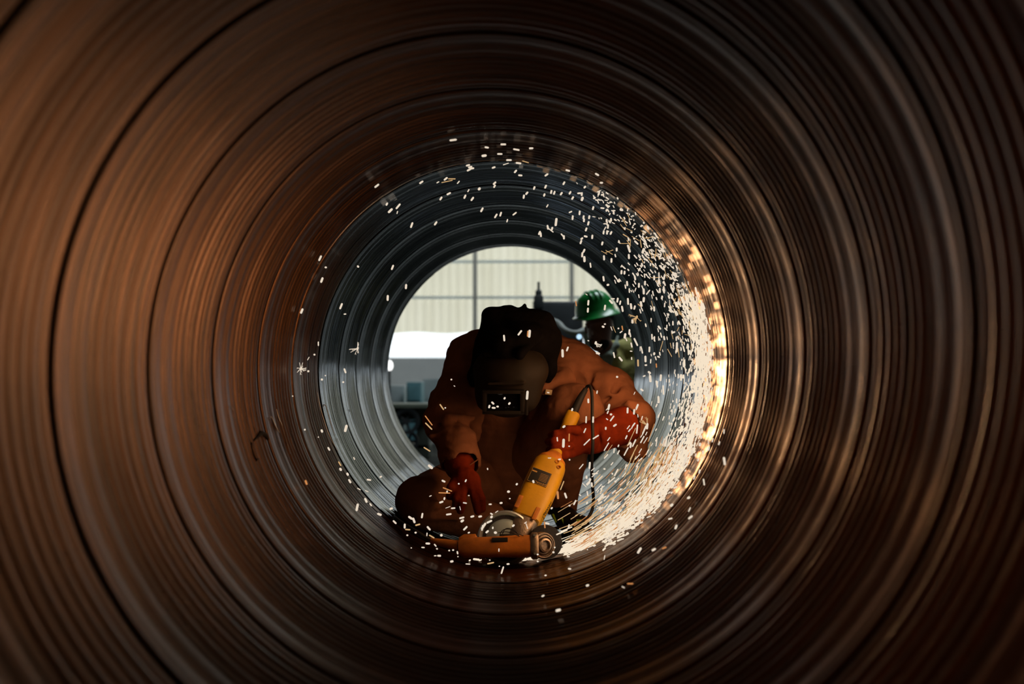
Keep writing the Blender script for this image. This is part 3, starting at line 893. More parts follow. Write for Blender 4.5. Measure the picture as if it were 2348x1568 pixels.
JK = [
    E(V(1165, 865, 5.86), (m_(128), .19, m_(100)), k=.06),
    C(V(1090, 824, 5.76), V(1250, 815, 5.8), m_(60), m_(56), k=.06),
    C(V(1132, 796, 5.74), V(1088, 818, 5.75), m_(50), m_(57), k=.04),
    C(V(1080, 832, 5.74), V(1040, 925, 5.58), m_(58), m_(52), k=.04),
    C(V(1036, 930, 5.57), V(1022, 970, 5.50), m_(52), m_(49), k=.03),
    C(V(1022, 970, 5.50), V(1046, 1010, 5.38), m_(48), m_(42), k=.03),
    C(V(1046, 1012, 5.38), V(1055, 1052, 5.31), m_(44), m_(46), k=.012),
    C(V(1250, 820, 5.8), V(1312, 852, 5.74), m_(60), m_(66), k=.06),
    C(V(1312, 852, 5.74), V(1398, 902, 5.66), m_(64), m_(58), k=.05),
    C(V(1398, 902, 5.66), V(1444, 962, 5.6), m_(56), m_(52), k=.03),
    C(V(1446, 965, 5.6), V(1450, 1022, 5.55), m_(48), m_(38), k=.03),
    C(V(1452, 960, 5.56), V(1430, 985, 5.50), m_(50), m_(46), k=.02),
    C(V(1165, 900, 5.85), V(1160, 1050, 5.95), m_(112), m_(118), k=.06),
    C(V(1296, 868, 5.58), V(1250, 890, 5.50), m_(26), m_(15), k=.03),          # lit fold at the collar
    C(V(1264, 855, 5.62), V(1225, 955, 5.62), m_(20), m_(14), k=.03),          # jacket front edge
    C(V(1100, 905, 5.58), V(1085, 1000, 5.6), m_(22), m_(16), k=.03),
    # folds standing out
   
    C(V(985, 985, 5.42), V(1030, 962, 5.38), .010, .016, k=.025), C(V(1030, 962, 5.38), V(1082, 958, 5.42), .016, .008, k=.025),
    C(V(990, 1000, 5.36), V(1060, 985, 5.33), .010, .010, k=.02),
    C(V(1440, 925, 5.50), V(1480, 940, 5.52), .014, .010, k=.025),
    # creases cut in
    C(V(1426, 866, 5.575), V(1410, 900, 5.565), .007, .009, k=.02, op='s'), C(V(1410, 900, 5.565), V(1380, 926, 5.56), .009, .006, k=.02, op='s'),
    C(V(1290, 850, 5.60), V(1345, 893, 5.60), .004, .012, k=.02, op='s'), C(V(1312, 848, 5.60), V(1352, 893, 5.60), .004, .012, k=.02, op='s'),
    C(V(1356, 830, 5.60), V(1355, 895, 5.60), .003, .010, k=.02, op='s'), C(V(1270, 862, 5.60), V(1330, 895, 5.58), .004, .012, k=.02, op='s'),
    C(V(1000, 975, 5.38), V(1070, 968, 5.38), .008, .008, k=.02, op='s'), C(V(1060, 870, 5.60), V(1030, 925, 5.52), .006, .008, k=.02, op='s'),
    C(V(1080, 860, 5.60), V(1068, 930, 5.52), .006, .008, k=.02, op='s'),
    # mouths of the two sleeves
    C(V(1056, 1060, 5.30), V(1062, 1092, 5.24), m_(37), m_(40), k=.006, op='s'),
    C(V(1425, 973, 5.45), V(1372, 990, 5.38), m_(46), m_(46), k=.008, op='s'),
]
jk = field('jacket', JK, .0048, MT['rust_cloth'], wk, wrinkle=.0052, wfreq=44, seed=2)
bm = bmesh.new()
for dz, mm in ((-3, 'patch'),):
    a, b = P(1250, 893, 5.46), P(1266, 905, 5.46)
    add_box(bm, ((a.x + b.x) / 2, 5.468, (a.z + b.z) / 2), (b.x - a.x, .006, a.z - b.z), rot=(.2, .15, .2), bevel=.002)
obj('patch', bm, MT['patch'], jk)
bm = bmesh.new(); add_tube(bm, [P(1000, 1070, 5.33), P(1030, 1083, 5.26), P(1060, 1078, 5.235), P(1098, 1052, 5.27)], .0025, 6, smooth_steps=2)
obj('cuff_seam', bm, MT['rust_cloth'], jk)

TR = [
    E(V(1150, 1085, 5.98), (m_(112), .16, m_(92)), k=.05),
    C(V(1120, 1092, 5.95), V(968, 1150, 5.47), m_(82), m_(58), k=.05), C(V(968, 1152, 5.46), V(1115, 1196, 5.58), m_(57), m_(48), k=.03),
    C(V(1185, 1075, 6.0), V(1316, 948, 5.50), m_(82), m_(66), k=.05), C(V(1316, 948, 5.50), V(1302, 1050, 5.60), m_(66), m_(44), k=.03),
    C(V(1302, 1050, 5.60), V(1289, 1148, 5.74), m_(43), m_(37), k=.02), C(V(1289, 1148, 5.74), V(1287, 1164, 5.75), m_(37), m_(38), k=.008),
    C(V(930, 1120, 5.42), V(1010, 1150, 5.36), .006, .006, k=.02), C(V(925, 1150, 5.40), V(1020, 1172, 5.38), .006, .006, k=.02), C(V(960, 1185, 5.38), V(1050, 1190, 5.42), .006, .006, k=.02),
    C(V(1262, 930, 5.44), V(1340, 895, 5.44), .004, .006, k=.02),
    C(V(1290, 930, 5.38), V(1330, 985, 5.38), .006, .010, k=.02, op='s'), C(V(1340, 915, 5.38), V(1350, 960, 5.38), .004, .008, k=.02, op='s'),
    C(V(1275, 1120, 5.62), V(1305, 1140, 5.62), .006, .006, k=.02, op='s'),
    C(V(1287, 1190, 5.70), V(1287, 1176, 5.74), m_(31), m_(31), k=.006, op='s'),
    C(V(1000, 1175, 5.38), V(1060, 1160, 5.45), .006, .008, k=.02, op='s'), C(V(1010, 1120, 5.45), V(1090, 1100, 5.6), .006, .012, k=.03, op='s'),
]
field('trousers', TR, .0052, MT['rust_cloth'], wk, wrinkle=.0042, wfreq=34, seed=9)

HD = [
    E(V(1192, 778, 5.50), (m_(93), .18, m_(66)), k=.03), E(V(1158, 786, 5.40), (m_(60), .16, m_(38)), k=.03), E(V(1205, 770, 5.40), (m_(45), .15, m_(32)), k=.03),
    B(V(1188, 752, 5.52), (m_(84), .13, m_(44)), (0, math.radians(4), 0), rnd=.05, k=.03),
    C(V(1198, 716, 5.50), V(1203, 700, 5.50), .020, .008, k=.02), C(V(1203, 700, 5.50), V(1205, 695, 5.50), .008, .003, k=.01),
    C(V(1120, 722, 5.5), V(1170, 712, 5.48), .022, .018, k=.02),
    C(V(1262, 778, 5.46), V(1262, 850, 5.48), m_(24), m_(14), k=.03), C(V(1262, 850, 5.48), V(1245, 895, 5.52), m_(14), m_(6), k=.02),
    C(V(1112, 790, 5.52), V(1092, 862, 5.56), m_(26), m_(18), k=.03), C(V(1092, 862, 5.56), V(1080, 900, 5.6), m_(18), m_(8), k=.03),
    C(V(1112, 812, 5.30), V(1190, 814, 5.25), .012, .012, k=.025), C(V(1190, 814, 5.25), V(1240, 774, 5.30), .012, .010, k=.025),
    C(V(1150, 740, 5.36), V(1240, 730, 5.36), .008, .006, k=.02, op='s'), C(V(1140, 775, 5.32), V(1225, 760, 5.32), .006, .006, k=.02, op='s'),
]
field('hood', HD, .0042, MT['hood'], wk, wrinkle=.0035, wfreq=40, seed=3)
MK = [
    E(V(1172, 848, 5.38), (m_(84), .125, m_(60)), (math.radians(20), 0, 0), k=.02),
    E(V(1166, 900, 5.38), (m_(74), .105, m_(56)), k=.03),
    C(V(1228, 845, 5.34), V(1214, 925, 5.34), m_(22), m_(12), k=.03), C(V(1110, 845, 5.36), V(1108, 925, 5.36), m_(18), m_(10), k=.03),
    E(V(1170, 850, 5.47), (m_(74), .14, m_(70)), k=.01, op='s'),
    C(V(1120, 880, 5.262), V(1200, 878, 5.262), .006, .006, k=.012),
    B(V(1154, 920, 5.262), (m_(40), .02, m_(20)), (math.radians(8), 0, 0), rnd=.006, k=.008, op='s'),
]
mk = field('welding_mask', MK, .004, MT['mask'], wk)
LR = (math.radians(10), 0, 0)
lc = P(1154, 921, 5.262)
bm = bmesh.new()
hw, hh = m_(48, 5.25), m_(27, 5.25)
for cx, cz, sx, sz in ((0, hh * .88, hw * 2, hh * .3), (0, -hh * .88, hw * 2, hh * .3), (-hw * .9, 0, hw * .2, hh * 2), (hw * .9, 0, hw * .2, hh * 2)):
    add_box(bm, (cx, 0, cz), (sx, .03, sz), bevel=.003)
add_box(bm, (hw * 1.12, .002, -hh * .1), (hw * .14, .026, hh * 2.1), bevel=.003)
bm.transform(Matrix.Translation(lc) @ Euler(LR).to_matrix().to_4x4())
fr_ = obj('lens_frame', bm, MT['mask_dark'], mk)
if mk.parent: fr_.location = (0, 0, 0)
bm = bmesh.new(); add_box(bm, (0, .006, 0), (hw * 1.7, .006, hh * 1.6), bevel=.001)
bm.transform(Matrix.Translation(lc) @ Euler(LR).to_matrix().to_4x4())
obj('lens', bm, MT['lens'], mk)

gl = field('glove', GL + [C(V(1358, 1002, 5.40), V(1428, 976, 5.46), .062, .074, k=.02), C(V(1436, 974, 5.47), V(1452, 968, 5.49), .064, .066, k=.004, op='s'),
                          C(V(1400, 950, 5.395), V(1395, 1025, 5.395), .006, .006, k=.02), C(V(1372, 985, 5.35), V(1376, 1030, 5.36), .006, .006, k=.02, op='s')],
           .0036, MT['leather'], wk, wrinkle=.0022, wfreq=60, seed=12)
gr = field('glove', GR + [C(V(1052, 1040, 5.35), V(1054, 1066, 5.30), .062, .058, k=.012)], .0036, MT['leather'], wk, wrinkle=.002, wfreq=60, seed=13)
bt = field('boot', [C(V(1290, 1172, 5.76), V(1300, 1190, 5.72), .05, .045, k=.02), C(V(1300, 1192, 5.72), V(1332, 1200, 5.6), .042, .034, k=.02)], .005, MT['boot'], wk)
for a, b in (((1268, 1180, 5.70), (1275, 1196, 5.66)), ((1288, 1188, 5.665), (1296, 1204, 5.66)), ((1304, 1186, 5.66), (1318, 1192, 5.60)), ((1322, 1194, 5.56), (1334, 1192, 5.56))):
    bm = bmesh.new(); add_cyl(bm, P(*a), P(*b), .005, .004, seg=8)
    o = obj('trim', bm, MT['neon'], bt); o.location = (0, 0, 0)
field('boot', [C(V(1118, 1196, 5.68), V(1165, 1210, 5.72), .045, .05, k=.02), C(V(1165, 1210, 5.72), V(1180, 1222, 5.62), .048, .038, k=.02)], .005, MT['boot'], wk)

# ------------------------------------------------------------------ the two grinders
def frame(origin, yaxis, znear):
    """local axes: Y along the tool, Z towards the viewer side"""
    y = Vector(yaxis).normalized(); z = Vector(znear); z = (z - y * z.dot(y)).normalized(); x = y.cross(z)
    return Matrix(((x.x, y.x, z.x, origin[0]), (x.y, y.y, z.y, origin[1]), (x.z, y.z, z.z, origin[2]), (0, 0, 0, 1)))

Hd, Tl = P(1205, 1192, 5.06), P(1311, 957, 5.37)
GM = frame(Hd, Tl - Hd, (-.1, -1, .1))
LEN = (Tl - Hd).length
g1 = empty('angle_grinder', M=GM)
tag(g1, 'large yellow angle grinder gripped in the red glove, standing head down', 'angle grinder')
bm = bmesh.new()
hw = .062
superbox(bm, 0, [(-.012, hw * .80, .040, 4), (-.008, hw * .86, .046, 4), (.05, hw * .95, .052, 4), (.13, hw, .055, 3.6), (.20, hw * 1.0, .056, 3.4), (.205, hw * .985, .055, 3.4), (.21, hw * 1.0, .056, 3.4),
                 (.252, hw * .96, .054, 3), (.272, hw * .82, .048, 2.6), (.284, hw * .6, .040, 2.3)], 48)
obj('motor_housing', bm, MT['yellow'], g1)
bm = bmesh.new()
superbox(bm, 0, [(.27, .036, .036, 2.4), (.30, .026, .028, 2.2), (.34, .023, .026, 2.2), (LEN - .05, .024, .026, 2.2), (LEN - .035, .027, .028, 2.6), (LEN + .012, .027, .027, 3), (LEN + .018, .020, .02, 3)], 32)
th = obj('tail_handle', bm, MT['yellow'], g1)
bm = bmesh.new()
superbox(bm, 0, [(.262, hw * .9, .051, 2.9), (.275, hw * .84, .05, 2.7), (.292, hw * .56, .042, 2.3), (.31, .028, .03, 2.2)], 36)
obj('end_cap', bm, MT['orange'], g1)
bm = bmesh.new()
for x_, y_ in ((.024, .248), (.038, .228)):
    bm = bmesh.new()
    add_lathe(bm, [(.007, .0), (.008, .003), (.005, .003), (.005, -.003), (0, -.003)], Matrix.Translation((x_, y_, .0535)), 16)
    obj('screw', bm, MT['orange'], g1)
for sx, y_ in ((-.044, .03), (.03, .008)):
    bm = bmesh.new(); add_box(bm, (sx, y_, .0495), (.016, .055, .006), bevel=.0028); obj('rib', bm, MT['orange'], g1)
bm = bmesh.new(); add_box(bm, (-.012, .155, .056), (.074, .064, .0016), bevel=.0007); lb = obj('label', bm, MT['label'], g1)
bm = bmesh.new()
for (cx, cy, sx, sy) in ((-.012, .1865, .070, .0008), (-.012, .1235, .070, .0008), (-.047, .155, .0008, .062), (.023, .155, .0008, .062)):
    add_box(bm, (cx, cy, .0569), (sx, sy, .0006))
for k in range(6):
    add_box(bm, (.003, .172 - k * .006, .0569), (.030, .0012, .0005))
add_box(bm, (-.036, .172, .0569), (.018, .006, .0005))
obj('border', bm, MT['print'], lb, smooth=False)
RZ = Matrix.Rotation(PI, 4, 'Z')
add_text('lettering', 'DEWALT', .0125, Matrix.Translation((-.002, .1305, .0571)) @ RZ, MT['print'], lb)
add_text('lettering', 'DEWALT', .021, Matrix.Translation((.0575, .052, .031)) @ Matrix.Rotation(math.radians(58), 4, 'Y') @ Matrix.Rotation(-PI / 2, 4, 'Z'), MT['label'], g1)
bm = bmesh.new()
superbox(bm, 0, [(-.10, .022, .022, 2.2), (-.085, .036, .034, 2.5), (-.04, .042, .04, 3), (-.012, .046, .042, 3.4)], 32)
obj('gear_head', bm, MT['cast'], g1)
# guard, disc and flange face the viewer, below the head
gc = P(1158, 1234, 5.02)
DM = GM.inverted() @ frame(gc, (0, .12, 1), (.06, -1, .12))
bm = bmesh.new()
gr_ = M2(64, 5.02)
add_lathe(bm, [(gr_ * .80, .006), (gr_ * .84, .012), (gr_ * .93, .020), (gr_ * .985, .016), (gr_, .004), (gr_, -.012), (gr_ * .97, -.020), (.03, -.022), (.03, -.018), (gr_ * .93, -.016), (gr_ * .95, .0), (gr_ * .80, .0)], DM, 64)
obj('guard', bm, MT['steel'], g1)
bm = bmesh.new(); add_lathe(bm, [(gr_ * .62, .010), (gr_ * .86, .008), (gr_ * .86, .002), (.02, .002), (.02, .008)], DM, 64); obj('grinding_disc', bm, MT['disc'], g1)
bm = bmesh.new(); add_lathe(bm, [(0, .030), (gr_ * .3, .028), (gr_ * .55, .021), (gr_ * .68, .011), (gr_ * .69, .007), (0, .007)], DM, 64); obj('flange', bm, MT['dull_steel'], g1)
bm = bmesh.new()
add_tube(bm, [GM.inverted() @ P(*p) for p in ((1311, 955, 5.37), (1318, 940, 5.37), (1330, 914, 5.37), (1343, 892, 5.38))], [.016, .0155, .014, .010], 14, smooth_steps=1)
obj('strain_relief', bm, MT['rubber'], g1)
bm = bmesh.new()
add_tube(bm, [GM.inverted() @ P(*p) for p in ((1342, 894, 5.38), (1347, 884, 5.38), (1355, 886, 5.36), (1358, 910, 5.33), (1358, 960, 5.27), (1360, 1020, 5.26), (1356, 1060, 5.32), (1358, 1110, 5.42), (1362, 1150, 5.5), (1355, 1180, 5.5), (1338, 1196, 5.46), (1310, 1205, 5.42), (1270, 1212, 5.5), (1220, 1215, 5.65))], .0062, 12, smooth_steps=2)
obj('power_cord', bm, MT['rubber'], g1)

g2o = P(1215, 1252, 4.96)
G2 = frame(g2o, P(1050, 1256, 4.96) - g2o, (0, -1, .25))
g2 = empty('angle_grinder', M=G2)
tag(g2, 'small worn orange angle grinder lying flat with a black disc', 'angle grinder')
u = M2(1, 4.96)
bm = bmesh.new()
superbox(bm, 0, [(-2 * u, 24 * u, 24 * u, 3.4), (4 * u, 25 * u, 25 * u, 3.2), (30 * u, 25 * u, 24 * u, 3), (60 * u, 24 * u, 24 * u, 3), (110 * u, 23 * u, 23 * u, 3), (150 * u, 22 * u, 22 * u, 3), (163 * u, 17 * u, 18 * u, 2.6)], 40)
obj('motor_housing', bm, MT['orange'], g2)
bm = bmesh.new(); superbox(bm, 0, [(120 * u, 20 * u, 10 * u, 3), (124 * u, 27 * u, 13 * u, 3), (150 * u, 27 * u, 13 * u, 3), (162 * u, 20 * u, 10 * u, 3)], 24, Matrix.Translation((4 * u, 0, 0))); obj('rear_cover', bm, MT['orange'], g2)
sd = 1 if (G2.to_3x3() @ Vector((1, 0, 0))).z > 0 else -1
bm = bmesh.new(); add_box(bm, (sd * 13 * u, 68 * u, 23 * u), (10 * u, 36 * u, 4 * u), bevel=.001); obj('switch_plate', bm, MT['label'], g2)
bm = bmesh.new(); add_box(bm, (sd * 25 * u, 52 * u, 4 * u), (6 * u, 34 * u, 12 * u), bevel=.003); obj('switch', bm, MT['rubber'], g2)
bm = bmesh.new(); superbox(bm, 0, [(-20 * u, 26 * u, 24 * u, 4), (-16 * u, 30 * u, 27 * u, 4), (-6 * u, 30 * u, 27 * u, 4), (-2 * u, 26 * u, 25 * u, 4)], 36); obj('collar', bm, MT['cast'], g2)
for sx in (-1, 1):
    bm = bmesh.new()
    add_lathe(bm, [(0, .006), (.004, .006), (.005, 0), (0, -.002)], Matrix.Translation((sx * 21 * u, -11 * u, 27 * u)), 14)
    obj('screw', bm, MT['steel'], g2)
GI = G2.inverted()
ghc = P(1244, 1250, 4.955)
GH = GI @ frame(ghc, (0, .1, 1), (.55, -1, .05))
bm = bmesh.new()
add_lathe(bm, [(0, -.03), (.040, -.03), (.046, -.02), (.046, .006), (.043, .012), (.040, .012), (.038, .004), (.036, .004), (.034, .016), (.031, .018), (.029, .008), (.027, .008), (.024, .022), (.018, .024), (.016, .012), (0, .012)], GH, 48)
obj('gear_head', bm, MT['cast'], g2)
DC = GI @ frame(P(1251, 1243, 4.99), (0, .05, 1), (.12, -1, .1))
dr = M2(38, 4.99)
bm = bmesh.new(); add_lathe(bm, [(0, .0035), (dr * .4, .0035), (dr, .0018), (dr, -.0018), (0, -.0018)], DC, 64); obj('grinding_disc', bm, MT['disc'], g2)
bm = bmesh.new(); add_lathe(bm, [(dr * .92, -.004), (dr * 1.0, .002), (dr * 1.03, -.004), (dr * 1.03, -.022), (.02, -.024), (.02, -.02), (dr * .92, -.018)], DC, 64); obj('guard', bm, MT['rubber'], g2)
bm = bmesh.new()
add_tube(bm, [GI @ P(*p) for p in ((1052, 1250, 4.96), (1030, 1247, 4.97), (1002, 1243, 4.98), (985, 1238, 5.0))], [.018, .016, .013, .009], 14, smooth_steps=1)
obj('strain_relief', bm, MT['orange'], g2)
bm = bmesh.new()
add_tube(bm, [GI @ P(*p) for p in ((990, 1240, 4.99), (972, 1230, 5.0), (950, 1216, 5.02), (930, 1204, 5.08), (912, 1192, 5.2), (900, 1180, 5.45), (915, 1180, 5.8))], .0065, 12, smooth_steps=2)
obj('power_cord', bm, MT['rubber'], g2)
bm = bmesh.new()
for q_ in (((1146, 1226, 4.93), (1152, 1214, 4.93), (1170, 1212, 4.93), (1188, 1224, 4.93), (1200, 1228, 4.94)), ((1142, 1222, 4.94), (1158, 1218, 4.93), (1176, 1222, 4.93), (1192, 1230, 4.94)), ((1150, 1228, 4.93), (1160, 1208, 4.94), (1182, 1216, 4.93), (1190, 1228, 4.93))):
    add_tube(bm, [GI @ P(*p) for p in q_], .0014, 6, smooth_steps=2)
obj('wire_loop', bm, MT['rubber'], g2)

